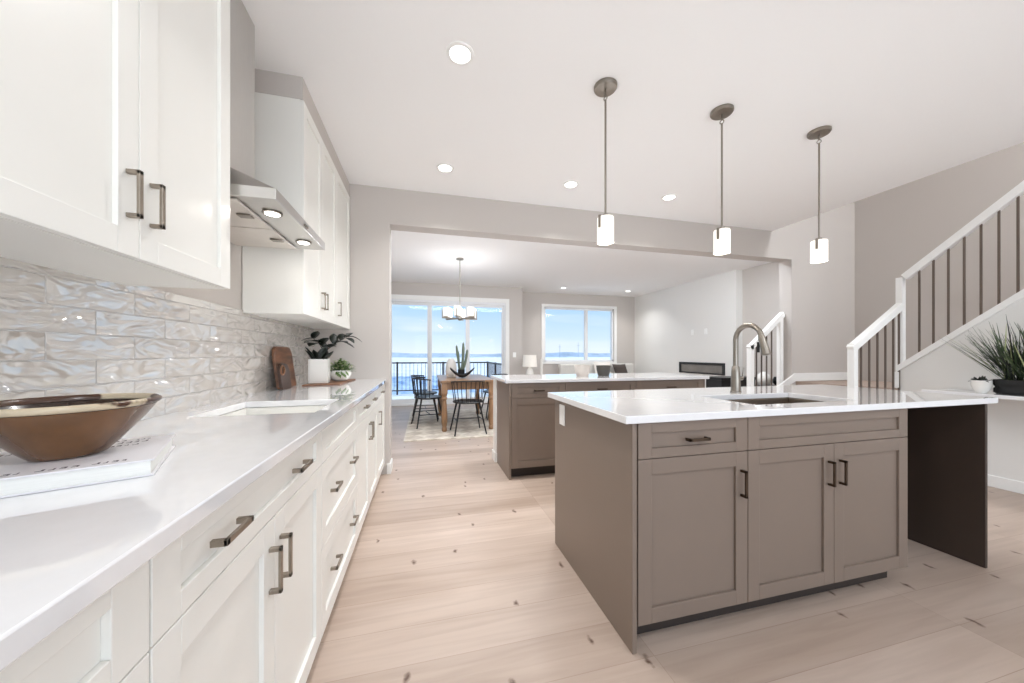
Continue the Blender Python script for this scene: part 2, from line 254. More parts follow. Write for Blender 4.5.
# ------------------------------------------------------------------ mesh helper
class MB:
    def __init__(self): self.bm = bmesh.new(); self.smooth = []
    def quad(self, *pts):
        return self.bm.faces.new([self.bm.verts.new(p) for p in pts])
    def box(self, x0, x1, y0, y1, z0, z1):
        if x0 > x1: x0, x1 = x1, x0
        if y0 > y1: y0, y1 = y1, y0
        if z0 > z1: z0, z1 = z1, z0
        v = [self.bm.verts.new(p) for p in ((x0,y0,z0),(x1,y0,z0),(x1,y1,z0),(x0,y1,z0),(x0,y0,z1),(x1,y0,z1),(x1,y1,z1),(x0,y1,z1))]
        for f in ((3,2,1,0),(4,5,6,7),(0,1,5,4),(1,2,6,5),(2,3,7,6),(3,0,4,7)): self.bm.faces.new([v[i] for i in f])
        return self
    def hexa(self, lo, hi):                       # two quads (4 points each, counter-clockwise seen from hi)
        v = [self.bm.verts.new(p) for p in list(lo) + list(hi)]
        for f in ((3,2,1,0),(4,5,6,7),(0,1,5,4),(1,2,6,5),(2,3,7,6),(3,0,4,7)): self.bm.faces.new([v[i] for i in f])
        return self
    def prism(self, pts, vec):                    # planar polygon swept by vec
        a = [self.bm.verts.new(p) for p in pts]; vec = Vector(vec); b = [self.bm.verts.new(Vector(p) + vec) for p in pts]
        n = len(a); self.bm.faces.new(a[::-1]); self.bm.faces.new(b)
        for i in range(n): self.bm.faces.new((a[i], a[(i+1) % n], b[(i+1) % n], b[i]))
        return self
    def bar(self, p0, p1, w, h, up=(0, 0, 1)):    # box-section bar between two points
        p0, p1 = Vector(p0), Vector(p1); d = (p1 - p0).normalized(); up = Vector(up)
        s = d.cross(up)
        if s.length < 1e-4: s = d.cross(Vector((0, 1, 0)))
        s.normalize(); u = s.cross(d).normalized()
        c = [(-1,-1),(1,-1),(1,1),(-1,1)]
        lo = [p0 + s*(a*w/2) + u*(b*h/2) for a, b in c]; hi = [p1 + s*(a*w/2) + u*(b*h/2) for a, b in c]
        self.hexa(lo, hi); return self
    def lathe(self, prof, loc=(0, 0, 0), seg=28, sy=1.0, cap=True, axis=None):
        loc = Vector(loc); rings = []
        q = Vector((0, 0, 1)).rotation_difference(Vector(axis)) if axis else None
        for r, z in prof:
            ring = []
            for i in range(seg):
                p = Vector((r*math.cos(2*PI*i/seg), sy*r*math.sin(2*PI*i/seg), z))
                if q: p = q @ p
                ring.append(self.bm.verts.new(loc + p))
            rings.append(ring)
        for a, b in zip(rings, rings[1:]):
            for i in range(seg): self.bm.faces.new((a[i], a[(i+1) % seg], b[(i+1) % seg], b[i]))
        if cap:
            self.bm.faces.new(rings[0][::-1]); self.bm.faces.new(rings[-1])
        return self
    def cyl(self, p0, p1, r0, r1=None, seg=12):
        p0, p1 = Vector(p0), Vector(p1); d = p1 - p0
        return self.lathe([(r0, 0), (r0 if r1 is None else r1, d.length)], p0, seg, axis=d.normalized())
    def tube(self, pts, r, seg=10, flat=1.0):
        pts = [Vector(p) for p in pts]; rs = r if isinstance(r, (list, tuple)) else [r]*len(pts)
        rings = []; prev = None
        for i, p in enumerate(pts):
            t = (pts[min(i+1, len(pts)-1)] - pts[max(i-1, 0)]).normalized()
            if prev is None:
                n = t.cross(Vector((0, 0, 1)))
                if n.length < 1e-3: n = t.cross(Vector((1, 0, 0)))
            else: n = prev - t*prev.dot(t)
            n.normalize(); prev = n; b = t.cross(n)
            rings.append([self.bm.verts.new(p + n*(rs[i]*math.cos(2*PI*k/seg)) + b*(rs[i]*flat*math.sin(2*PI*k/seg))) for k in range(seg)])
        for a, b in zip(rings, rings[1:]):
            for k in range(seg): self.bm.faces.new((a[k], a[(k+1) % seg], b[(k+1) % seg], b[k]))
        self.bm.faces.new(rings[0][::-1]); self.bm.faces.new(rings[-1]); return self
    def ball(self, c, rx, ry, rz, seg=14):
        m = Matrix.Translation(c) @ Matrix.Diagonal((rx, ry, rz, 1))
        bmesh.ops.create_uvsphere(self.bm, u_segments=seg, v_segments=max(6, seg*2//3), radius=1, matrix=m); return self
    def leaf(self, base, direc, length, width, droop=.25, fold=.15, up=(0, 0, 1), n=5):
        d = Vector(direc).normalized(); base = Vector(base); up = Vector(up); s = d.cross(up)
        if s.length < 1e-3: s = d.cross(Vector((1, 0, 0)))
        s.normalize(); u = s.cross(d).normalized(); prev = None
        for i in range(n+1):
            t = i/n; w = width*.5*math.sin(PI*min(1, .08 + t*.92))**.75 if t < 1 else 0.0005
            c = base + d*(length*t) - Vector((0, 0, 1))*(droop*length*t*t)
            row = [self.bm.verts.new(c - s*w + u*fold*w), self.bm.verts.new(c), self.bm.verts.new(c + s*w + u*fold*w)]
            if prev:
                self.bm.faces.new((prev[0], prev[1], row[1], row[0])); self.bm.faces.new((prev[1], prev[2], row[2], row[1]))
            prev = row
        return self
    def build(self, name, m, parent=None, smooth=None, bev=0.0, bseg=2, thick=0.0, sub=0):
        bmesh.ops.recalc_face_normals(self.bm, faces=self.bm.faces)
        me = bpy.data.meshes.new(name); self.bm.to_mesh(me); self.bm.free()
        o = bpy.data.objects.new(name, me); COL.objects.link(o); me.materials.append(m)
        if parent: o.parent = parent
        if smooth is not None:
            for p in me.polygons: p.use_smooth = True
            a = math.radians(smooth)
            try: me.set_sharp_from_angle(angle=a)
            except Exception: pass
        if thick:
            md = o.modifiers.new('thickness', 'SOLIDIFY'); md.thickness = thick; md.offset = 0
        if sub:
            md = o.modifiers.new('subdivision', 'SUBSURF'); md.levels = sub; md.render_levels = sub
        if bev:
            md = o.modifiers.new('bevel', 'BEVEL'); md.width = bev; md.segments = bseg; md.limit_method = 'ANGLE'; md.angle_limit = R(40)
        return o

def tag(o, label=None, cat=None, group=None, kind=None):
    if label: o['label'] = label
    if cat: o['category'] = cat
    if group: o['group'] = group
    if kind: o['kind'] = kind
    return o
def thing(name, label, cat, loc=(0, 0, 0), rz=0.0, group=None):
    o = bpy.data.objects.new(name, None); COL.objects.link(o); o.empty_display_size = .1
    o.location = loc; o.rotation_euler = (0, 0, rz)
    return tag(o, label, cat, group)
def struct(o, label=None):
    o['kind'] = 'structure'
    if label: o['label'] = label
    return o
def copy_tree(o, parent=None):
    c = o.copy(); COL.objects.link(c)
    if parent: c.parent = parent
    for ch in list(o.children): copy_tree(ch, c)
    return c

# ------------------------------------------------------------------ room dimensions
XL, XR, YB, YF = -0.98, 5.85, 3.5, 8.5           # left wall, right wall, opening wall, far wall
YD, XD = 8.0, 2.3                                # dining wall (set in front of the far wall) ends at XD
ZC, ZH, YR = 2.743, 2.397, -3.0
WT = .165
XJL, XJR = -.32, 4.70                            # jambs of the opening
XE = 4.37                                        # ceiling edge at the stairwell
XK, YS = 4.77, 2.47                              # face of the knee wall, start of the upper flight

def sbox(name, m, *b, label=None, bev=0):
    return struct(MB().box(*b).build(name, m, bev=bev), label)

sbox('floor', M_floor, XL-.15, XR+.15, YR-.15, YF+.15, -.12, 0)
sbox('ceiling', M_ceil, XL-.15, XE, YR-.15, YB, ZC, ZC+.3)
sbox('ceiling_living', M_ceil, XL-.15, XR+.15, YB+WT, YF+.15, ZC, ZC+.3)
sbox('ceiling_upper', M_ceil, XE-.6, XR+.15, YR-.15, YB+WT, 5.2, 5.3)
sbox('wall_left', M_wall, XL-.15, XL, YR-.15, YF+.15, 0, ZC)
sbox('wall_right', M_wall, XR, XR+.15, YR-.15, YF+.15, 0, 5.2)
# wall with the wide opening
w = MB(); w.box(XL, XJL, YB, YB+WT, 0, ZC).box(XJL, XJR, YB, YB+WT, ZH, ZC).box(XJR, XR, YB, YB+WT, 0, ZC).box(XE-.6, XR, YB, YB+WT, ZC+.3, 5.2).box(XE, XR, YB, YB+WT, ZC, ZC+.3)
w.box(XL-.15, XE, YB, YB+WT, ZC, ZC+.3)
struct(w.build('wall_opening', M_wall))
sbox('wall_stairwell', M_wall, XE-.1, XE, YR, YB, ZC+.3, 5.2)
# rear wall behind the camera, its wide window opening invented for the fill light
w = MB(); w.box(XL, XR, YR-.15, YR, 2.5, ZC).box(XL, XR, YR-.15, YR, 0, .2).box(XL, -.8, YR-.15, YR, .2, 2.5).box(4.0, XR, YR-.15, YR, .2, 2.5).box(XE-.6, XR, YR-.15, YR, ZC, 5.2)
struct(w.build('wall_rear', M_wall))
# dining wall with the patio door opening
DX0, DX1, DZ = -.77, 1.88, 2.36
w = MB(); w.box(XL, DX0, YD, YD+.15, 0, ZC).box(DX0, DX1, YD, YD+.15, DZ, ZC).box(DX1, XD, YD, YD+.15, 0, ZC).box(XD-.15, XD, YD+.15, YF, 0, ZC)
struct(w.build('wall_dining', M_wall))
WX0, WX1, WZ0, WZ1 = 3.03, 5.06, .94, 2.38
w = MB(); w.box(XD-.15, WX0, YF, YF+.15, 0, ZC).box(WX1, XR, YF, YF+.15, 0, ZC).box(WX0, WX1, YF, YF+.15, 0, WZ0).box(WX0, WX1, YF, YF+.15, WZ1, ZC)
struct(w.build('wall_far', M_wall))
struct(MB().box(5.70, XR, 5.26, YF, 0, ZC).build('wall_fireplace', M_wallw))
# backsplash
struct(MB().box(XL, XL+.009, -1.2, YB, .9155, 1.392).build('trim_backsplash', M_tile))
# soffit over the wall cabinets
struct(MB().box(XL, -.676, 2.22, YB, 2.6145, ZC).box(XL, -.676, -.3, 1.447, 2.6145, ZC).build('trim_soffit', M_wall))
# baseboards
def baseb(name, *b): return struct(MB().box(*b).build(name, M_trim, bev=.004))
baseb('baseboard_jamb', -.345, XJL+.013, YB-.013, YB+WT+.013, 0, .1)
baseb('baseboard_knee', XK-.013, XK, -1.0, YS, 0, .1)
baseb('baseboard_dining', DX1+.12, XD, YD-.013, YD, 0, .1)
baseb('baseboard_landing', XJR+.02, XR, YB-.014, YB, .79, .895)
baseb('baseboard_fireplace', 5.686, 5.70, 5.26, YF, 0, .1)

# ------------------------------------------------------------------ stairs
w = MB(); rise, run = .197, .25
for k in range(3):
    w.box(XK-run*(3-k), XK, YS+.02, YB+.08, 0 if k == 0 else rise*k, rise*(k+1))
w.box(XK, XR, YS, YB, 0, rise*4)
for k in range(12): w.box(XK+.1, XR, YS-.235*(k+1), YS-.235*k, rise*(4+k), rise*(5+k))
struct(w.build('floor_stairs', M_fibre))
def knee_z(y): return 1.015 + (YS-y)*.835
w = MB(); w.prism([(XK, YS, 0), (XK, YS, knee_z(YS)-.03), (XK, -1.0, knee_z(-1.0)-.03), (XK, -1.0, 0)], (.1, 0, 0))
struct(w.build('wall_knee', M_wallw))
w = MB(); y1 = -1.0
w.prism([(XK-.02, YS+.02, knee_z(YS)-.055), (XK-.02, YS+.02, knee_z(YS)+.01), (XK-.02, y1, knee_z(y1)+.025), (XK-.02, y1, knee_z(y1)-.04)], (.14, 0, 0))
w.box(XK-.02, XK+.02, YS-.005, YS+.03, .8, knee_z(YS)-.05)
struct(w.build('trim_knee_cap', M_trim, bev=.003))
struct(MB().prism([(XJR-.3, YB-.02, .62), (XJR-.3, YB-.02, .70), (XJR+.04, YB-.02, .895), (XJR+.04, YB-.02, .79)], (0, .018, 0)).build('trim_stair_skirt', M_trim))

def railing(label, posts, rails, bals, cap=True):
    t = thing('stair_railing', label, 'railing', posts[0][0])
    o = Vector(posts[0][0])
    for p, top, w_ in posts:
        m = MB(); p = Vector(p) - o; m.box(p.x-w_/2, p.x+w_/2, p.y-w_/2, p.y+w_/2, p.z, top-o.z); m.build('newel_post', M_trim, t, bev=.004)
    for a, b in rails:
        MB().bar(Vector(a)-o, Vector(b)-o, .06, .068).build('handrail', M_trim, t, bev=.006)
    for p, z in bals:
        p = Vector(p) - o; MB().box(p.x-.0065, p.x+.0065, p.y-.0065, p.y+.0065, p.z, z-o.z).build('baluster', M_baluster, t)
    return t
XN = 4.10; rB = XK + .045
def railA(x): return 1.215 + (x-XN)/(rB-XN)*.455
bal = [((x, YS, .197*(1+int((x-(XK-.75))/.25))+.0), railA(x)-.03) for x in (XN+.115, XN+.23, XN+.345, XN+.46, XN+.575, XN+.66)]
railing('white low stair railing with dark metal balusters rising behind the island corner', [((XN, YS, 0), 1.25, .058)],
        [((XN-.03, YS, railA(XN-.03)), (rB-.03, YS, railA(rB-.03)))], bal)
def railB(y): return 1.925 + (YS-y)*.812
bal = [((rB, y, knee_z(y)+.02), railB(y)-.03) for y in [YS-.125-.099*i for i in range(19)]]
railing('tall white stair railing with dark metal balusters on the sloped knee wall cap', [((rB, YS+.015, .79), 1.945, .055)],
        [((rB, YS-.02, railB(YS-.02)), (rB, .45, railB(.45)))], bal)
YN = YB+.115; XN2 = 4.15
def railC(x): return 1.235 + (x-XN2)*.83
bal = [((x, YN, .197*(1+max(0, int((x-(XK-.75))/.25)))), railC(x)-.03) for x in (XN2+.1, XN2+.185, XN2+.27, XN2+.355)]
railing('white stair railing with dark balusters beyond the opening, ending at the wall edge', [((XN2, YN, .197), 1.275, .06), ((XJR-.05, YN, .59), 1.66, .055)],
        [((XN2-.02, YN, railC(XN2-.02)), (XJR-.003, YN, railC(XJR-.003)))], bal)

# ------------------------------------------------------------------ windows and doors
def light_pane(root, name, *b): return MB().box(*b).build(name, M_glass, root)
d = thing('door_1', None, None, (0, YD, 0)); struct(d)
m = MB(); t = .1
m.box(DX0-.06, DX1+.09, -.02, 0, DZ, DZ+.1).box(DX0-.06, DX0, -.02, 0, 0, DZ).box(DX1, DX1+.09, -.02, 0, 0, DZ)
m.build('casing', M_trim, d, bev=.004)
m = MB(); m.box(DX0, DX1, .0, .12, DZ-.05, DZ).box(DX0, DX1, .0, .12, 0, .04).box(DX0, DX0+.03, 0, .12, .04, DZ-.05).box(DX1-.03, DX1, 0, .12, .04, DZ-.05)
m.build('door_frame', M_vinyl, d, bev=.003)
pw = (DX1-DX0-.06)/3
for k in range(3):
    x0 = DX0+.03+pw*k; x1 = x0+pw; yy = .03 if k == 1 else .065
    m = MB(); s = .05
    m.box(x0-.01*(k == 1), x0+s, yy, yy+.035, .04, DZ-.05).box(x1-s, x1+.01*(k == 1), yy, yy+.035, .04, DZ-.05).box(x0+s, x1-s, yy, yy+.035, .04, .14).box(x0+s, x1-s, yy, yy+.035, DZ-.11, DZ-.05)
    f = m.build('sliding_panel', M_vinyl, d, bev=.003)
    MB().box(x0+s, x1-s, yy+.014, yy+.02, .14, DZ-.11).build('pane', M_glass, f)
    if k == 1: MB().box(x1-.04, x1-.015, yy-.03, yy-.002, .95, 1.2).build('door_handle', M_vinyl, f, bev=.004)
d = thing('window_1', None, None, (0, YF, 0)); struct(d)
m = MB(); c = .075
m.box(WX0-c, WX1+c, -.02, 0, WZ1, WZ1+c).box(WX0-c, WX1+c, -.03, 0, WZ0-.05, WZ0).box(WX0-c, WX0, -.02, 0, WZ0, WZ1).box(WX1, WX1+c, -.02, 0, WZ0, WZ1)
m.build('casing', M_trim, d, bev=.004)
m = MB(); s = .05
m.box(WX0, WX1, .03, .12, WZ0, WZ0+s).box(WX0, WX1, .03, .12, WZ1-s, WZ1).box(WX0, WX0+s, .03, .12, WZ0, WZ1).box(WX1-s, WX1, .03, .12, WZ0, WZ1).box(4.20, 4.29, .03, .1, WZ0+s, WZ1-s)
m.build('window_frame', M_vinyl, d, bev=.003)
for x0, x1 in ((WX0+s, 4.20), (4.29, WX1-s)): MB().box(x0, x1, .06, .066, WZ0+s, WZ1-s).build('pane', M_glass, d)
for px_, py_, sx_, sy_ in ((.55, YD+.16, 2.6, 2.2), (4.05, YF+.16, 2.0, 1.4)):
    o = area('sky_portal', (px_, py_, 1.25 if sx_ > 2.1 else 1.66), (R(-90), 0, 0), sx_, sy_, 1.0); o.data.cycles.is_portal = True

# ------------------------------------------------------------------ cabinets
def shaker(mb, x0, x1, z0, z1, y=-.019, rail=.06, rec=.010):
    r = min(rail, (z1-z0)*.28)
    mb.box(x0, x0+rail, y, 0, z0, z1).box(x1-rail, x1, y, 0, z0, z1).box(x0+rail, x1-rail, y, 0, z0, z0+r).box(x0+rail, x1-rail, y, 0, z1-r, z1)
    mb.box(x0+rail, x1-rail, y+rec, 0, z0+r, z1-r)
    return mb
def pull(parent, x, z, L=.105, vertical=False, y=-.019, m=None):
    a = MB(); h = L/2; t = .010; o = .028
    if vertical: a.box(x-.006, x+.006, y-o, y-o+t*.7, z-h, z+h).box(x-.006, x+.006, y-o, y-.0005, z-h, z-h+t).box(x-.006, x+.006, y-o, y-.0005, z+h-t, z+h)
    else: a.box(x-h, x+h, y-o, y-o+t*.7, z-.006, z+.006).box(x-h, x-h+t, y-o, y-.0005, z-.006, z+.006).box(x+h-t, x+h, y-o, y-.0005, z-.006, z+.006)
    return a.build('handle', m or M_pull, parent, bev=.0012)
VL = .112
def cabinet(name, label, loc, rz, W, D, z0, z1, mt, fronts, toe=.1, toe_rec=.055, group=None, cat='cabinet', pm=None, toem=None):
    t = thing(name, label, cat, loc, rz, group); g = .018
    m = MB(); zb = z0 + toe
    m.box(0, g, 0, D, zb, z1).box(W-g, W, 0, D, zb, z1).box(g, W-g, 0, D, zb, zb+g).box(g, W-g, D-g, D, zb+g, z1).box(g, W-g, 0, .05, z1-g, z1)
    if not toe: m.box(g, W-g, .05, D-g, z1-g, z1)
    m.build('carcass', mt, t)
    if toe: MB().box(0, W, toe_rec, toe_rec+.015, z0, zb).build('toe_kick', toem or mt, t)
    for kind, x0, x1, a, b, hs in fronts:
        f = shaker(MB(), x0+.0015, x1-.0015, a+.0015, b-.0015).build(kind, mt, t, bev=.0015)
        for hx, hz, vert in hs: pull(f, hx, hz, .098 if not vert else VL, vert, m=pm)
    return t
XF = -.384; RL = PI/2; DPT = .584; zt = .883
def left_cab(label, y0, y1, fronts): return cabinet('base_cabinet', label, (XF, y0+.0005, 0), RL, y1-y0-.001, DPT, 0, zt, M_cab, fronts, group='white base cabinets along the left wall')
zd, zb_ = .742, .10
W = 1.1
left_cab('white base cabinet nearest the viewer, left of the two door cabinet', -.516, .584, [('drawer', 0, W-.001, zd, zt, []), ('door', 0, W/2, zb_, zd, [(W/2-.05, .62, True)]), ('door', W/2, W-.001, zb_, zd, [(W/2+.05, .62, True)])])
W = .815; k = .584
left_cab('white base cabinet with a wide two pull drawer over a pair of doors', .584, 1.40, [('drawer', 0, W, zd, zt, [(.765-k, .815, False), (1.155-k, .815, False)]),
    ('door', 0, W/2, zb_, zd, [(W/2-.032, .622, True)]), ('door', W/2, W, zb_, zd, [(W/2+.032, .622, True)])])
W = .706
left_cab('white three drawer base cabinet under the range hood', 1.40, 2.107, [('drawer', 0, W, zd, zt, []), ('drawer', 0, W, .425, zd, [(.17, .60, False), (.54, .60, False)]), ('drawer', 0, W, zb_, .425, [(.17, .285, False), (.54, .285, False)])])
W = .882
left_cab('white base cabinet with drawer and double doors below the potted plants', 2.107, 2.99, [('drawer', 0, W, zd, zt, [(.25, .815, False), (.63, .815, False)]), ('door', 0, W/2, zb_, zd, [(W/2-.032, .622, True)]), ('door', W/2, W, zb_, zd, [(W/2+.032, .622, True)])])
W = .505
left_cab('narrow white base cabinet at the far end beside the opening', 2.99, 3.496, [('drawer', 0, W, zd, zt, [(W/2, .815, False)]), ('door', 0, W, zb_, zd, [(.05, .62, True)])])

ZU0, ZU1 = 1.38, 2.613
def wall_cab(label, y0, y1, fronts): return cabinet('wall_cabinet', label, (-.690, y0+.0005, 0), RL, y1-y0-.001, .285, ZU0, ZU1, M_cab, fronts, toe=0, group='white wall cabinets on the left wall')
W = .82
wall_cab('white two door wall cabinet nearest the viewer, above the bowl and book', .625, 1.447, [('door', 0, .412, ZU0, ZU1, [(.412-.036, 1.525, True)]), ('door', .412, W, ZU0, ZU1, [(.412+.036, 1.525, True)])])
W = .77
wall_cab('white two door wall cabinet right of the range hood', 2.22, 2.99, [('door', 0, W/2, ZU0, ZU1, [(W/2-.032, 1.51, True)]), ('door', W/2, W, ZU0, ZU1, [(W/2+.032, 1.51, True)])])
W = .505
wall_cab('narrow white wall cabinet in the far corner above the plants', 2.99, 3.496, [('door', 0, W, ZU0, ZU1, [(.04, 1.51, True)])])

def slab(x0, x1, y0, y1, z0, z1, hole=None):
    m = MB()
    if not hole: return m.box(x0, x1, y0, y1, z0, z1)
    hx0, hx1, hy0, hy1 = hole; xs = (x0, hx0, hx1, x1); ys = (y0, hy0, hy1, y1); V = {}
    for k, z in enumerate((z0, z1)):
        for i, x in enumerate(xs):
            for j, y in enumerate(ys): V[i, j, k] = m.bm.verts.new((x, y, z))
    f = m.bm.faces.new
    for i in range(3):
        for j in range(3):
            if i == 1 and j == 1: continue
            f((V[i,j,1], V[i+1,j,1], V[i+1,j+1,1], V[i,j+1,1])); f((V[i,j,0], V[i,j+1,0], V[i+1,j+1,0], V[i+1,j,0]))
    for i in range(3):
        f((V[i,0,0], V[i+1,0,0], V[i+1,0,1], V[i,0,1])); f((V[i,3,0], V[i,3,1], V[i+1,3,1], V[i+1,3,0]))
        f((V[0,i,0], V[0,i,1], V[0,i+1,1], V[0,i+1,0])); f((V[3,i,0], V[3,i+1,0], V[3,i+1,1], V[3,i,1]))
    f((V[1,1,0], V[1,1,1], V[2,1,1], V[2,1,0])); f((V[1,2,0], V[2,2,0], V[2,2,1], V[1,2,1])); f((V[1,1,0], V[1,2,0], V[1,2,1], V[1,1,1])); f((V[2,1,0], V[2,1,1], V[2,2,1], V[2,2,0]))
    return m
ZT0, ZT1 = .885, .915
HL = (-.85, -.43, 1.545, 1.965)
tag(slab(XL+.0005, -.34, -.6, YB-.001, ZT0, ZT1, HL).build('countertop', M_quartz, bev=.003), 'long white quartz countertop along the tiled left wall', 'countertop')
t = thing('counter_basin', 'white rectangular recess set into the left counter below the hood', 'basin', ((HL[0]+HL[1])/2, (HL[2]+HL[3])/2, .78))
def basin(hx, hy, depth, th=.004):
    m = MB(); m.box(-hx-th, hx+th, -hy-th, hy+th, 0, th)
    m.box(-hx-th, -hx, -hy, hy, th, depth).box(hx, hx+th, -hy, hy, th, depth).box(-hx-th, hx+th, -hy-th, -hy, th, depth).box(-hx-th, hx+th, hy, hy+th, th, depth); return m
basin(.205, .205, .104).build('tub', M_cab, t)
MB().box(-.19, -.15, .10, .16, .0045, .05).build('bracket', M_blackm, t, bev=.004)

# ------------------------------------------------------------------ range hood
t = thing('range_hood', 'stainless chimney range hood between the white wall cabinets', 'range hood', (XL, 1.81, 1.732))
hx, hy0, hy1 = .440, -.332, .332
m = MB(); z1 = .043; zt_ = .20; cx, c0, c1 = .185, -.12, .12
m.hexa([(.001, hy0, 0), (hx, hy0, 0), (hx, hy1, 0), (.001, hy1, 0)], [(.001, hy0, z1), (hx, hy0, z1), (hx, hy1, z1), (.001, hy1, z1)])
m.hexa([(.001, hy0+.004, z1), (hx-.004, hy0+.004, z1), (hx-.004, hy1-.004, z1), (.001, hy1-.004, z1)], [(.001, c0-.01, zt_), (cx+.005, c0-.01, zt_), (cx+.005, c1+.01, zt_), (.001, c1+.01, zt_)])
m.build('canopy', M_steel, t, bev=.002)
MB().box(.001, cx, c0, c1, zt_+.001, ZC-1.732-.002).build('chimney', M_steel, t, bev=.002)
for a, b in ((hy0+.02, -.005), (.005, hy1-.02)):
    f = MB().box(.02, hx-.135, a, b, -.010, -.001).build('filter_panel', M_filter, t, bev=.003)
    MB().box(hx-.20, hx-.15, (a+b)/2-.02, (a+b)/2+.02, -.016, -.0105).build('latch', M_nickel, f, bev=.002)
for y in (-.19, .19):
    f = MB().lathe([(.036, -.006), (.036, -.001)], (hx-.065, y, 0), 20).build('light_ring', M_nickel, t, smooth=40)
    MB().lathe([(.027, -.008), (.027, -.0062)], (hx-.065, y, 0), 20).build('lamp_lens', M_lens, f, smooth=40)
    area('hood_lamp', (hx-.065, y, -.01), (0, 0, 0), .05, .05, .45, (1, .93, .84), t, disk=True)
for y in (-.02, .0, .02): MB().cyl((hx+.001, y, .018), (hx+.007, y, .018), .005).build('button', M_nickel, t, smooth=40)

# ------------------------------------------------------------------ island
VL = .112
IY, IX0, IX1, IYB = 1.184, .772, 2.935, 1.97
HS = (1.49, 2.15, 1.27, 1.62)
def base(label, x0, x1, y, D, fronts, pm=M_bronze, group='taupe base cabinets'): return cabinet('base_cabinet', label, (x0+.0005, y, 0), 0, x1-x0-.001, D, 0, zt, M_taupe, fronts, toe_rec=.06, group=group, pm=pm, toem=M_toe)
W = .528
base('taupe island cabinet with one drawer over a single door', .796, 1.325, IY, .60, [('drawer', 0, W, zd, zt, [(W/2, .81, False)]), ('door', 0, W, zb_, zd, [(W-.035, .61, True)])])
W = .984
base('taupe island cabinet with double doors under the sink', 1.325, 2.31, IY, .60, [('false_drawer_front', 0, W, zd, zt, []), ('door', 0, W/2, zb_, zd, [(W/2-.035, .61, True)]), ('door', W/2, W, zb_, zd, [(W/2+.035, .61, True)])])
tag(MB().box(IX0, IX0+.02, IY-.019, IYB, 0, zt).build('end_panel', M_taupe, bev=.0015), 'taupe panel closing the left end of the near island', 'panel')
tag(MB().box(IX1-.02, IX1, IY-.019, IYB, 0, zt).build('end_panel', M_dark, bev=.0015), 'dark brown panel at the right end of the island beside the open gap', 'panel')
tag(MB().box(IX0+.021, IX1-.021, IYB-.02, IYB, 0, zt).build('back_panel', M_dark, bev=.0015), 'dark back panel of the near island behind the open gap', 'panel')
tag(slab(.735, 2.99, 1.15, 2.0, ZT0, ZT1, HS).build('countertop', M_quartz, bev=.003), 'white quartz countertop of the near island with the sink cut in', 'countertop')
t = thing('kitchen_sink', 'stainless undermount sink in the near island countertop', 'sink', ((HS[0]+HS[1])/2, (HS[2]+HS[3])/2, .70))
basin(.327, .172, .183).build('bowl', M_sink, t, bev=.002)
MB().lathe([(.045, .0045), (.04, .007), (.02, .006)], seg=20).build('drain', M_steel, t, smooth=40)
# faucet
t = thing('faucet', 'brushed nickel gooseneck faucet standing behind the island sink', 'faucet', (1.85, 1.71, ZT1+.0005))
MB().lathe([(.030, 0), (.030, .006), (.0265, .01), (.0255, .06), (.0235, .12), (.0205, .155), (.0165, .16)], seg=24).build('base', M_nickel, t, smooth=35)
pts = [(0, 0, .155), (0, 0, .20), (0, 0, .27), (0, 0, .320)]; rr = .084
for i in range(1, 13):
    a = PI*i/12*.95; pts.append((0, -rr+rr*math.cos(a), .320+rr*math.sin(a)))
MB().tube(pts, .0145, 14).build('spout', M_nickel, t, smooth=50)
p = Vector(pts[-1]); dv = (Vector(pts[-1])-Vector(pts[-2])).normalized()
m = MB(); m.lathe([(.0155, -.005), (.018, .01), (.0195, .05), (.0215, .095), (.0215, .107), (.018, .109)], p, 20, axis=dv)
h = m.build('spray_head', M_nickel, t, smooth=35)
MB().box(-.004, .004, p.y+.012, p.y+.026, p.z-.09, p.z-.03).build('spray_button', M_black, h, bev=.002)
m = MB(); m.cyl((.018, 0, .085), (.05, 0, .085), .014, .012, 14).tube([(.046, 0, .085), (.056, .0, .10), (.062, .0, .15)], [.006, .006, .005], 8)
m.build('lever', M_nickel, t, smooth=40)
# outlet on the island end
t = thing('outlet', 'white outlet plate high on the left end panel of the island', 'outlet', (IX0-.0005, 1.85, .80), -PI/2)
MB().box(-.036, .036, -.006, 0, -.058, .058).build('cover_plate', M_plate, t, bev=.003)
for z in (-.022, .022): MB().box(-.017, .017, -.0085, -.0062, z-.015, z+.015).build('socket', M_plate, t, bev=.002)

# ------------------------------------------------------------------ peninsula in the opening
PY = 3.069; PYB = 3.60; PX = .75
G = 'taupe base cabinets'
W = .529
base('taupe drawer and door cabinet at the left end of the far counter', .771, 1.30, PY, .50, [('drawer', 0, W, zd, zt, [(W/2, .81, False)]), ('door', 0, W, zb_, zd, [(W-.035, .61, True)])])
W = .764
base('taupe cabinet with double doors in the middle of the far counter', 1.30, 2.065, PY, .50, [('drawer', 0, W, zd, zt, [(W/2, .81, False)]), ('door', 0, W/2, zb_, zd, [(W/2-.035, .61, True)]), ('door', W/2, W, zb_, zd, [(W/2+.035, .61, True)])])
W = .809
base('taupe cabinet with double doors at the right end of the far counter', 2.065, 2.875, PY, .50, [('drawer', 0, W, zd, zt, [(W/2, .81, False)]), ('door', 0, W/2, zb_, zd, [(W/2-.035, .61, True)]), ('door', W/2, W, zb_, zd, [(W/2+.035, .61, True)])])
tag(MB().box(PX, PX+.02, PY-.019, PYB-.002, 0, zt).build('end_panel', M_taupe, bev=.0015), 'taupe panel closing the left end of the far counter beside the dining table', 'panel')
tag(MB().box(2.876, 2.896, PY-.019, PYB-.002, 0, zt).build('end_panel', M_taupe, bev=.0015), 'taupe panel closing the right end of the far counter', 'panel')
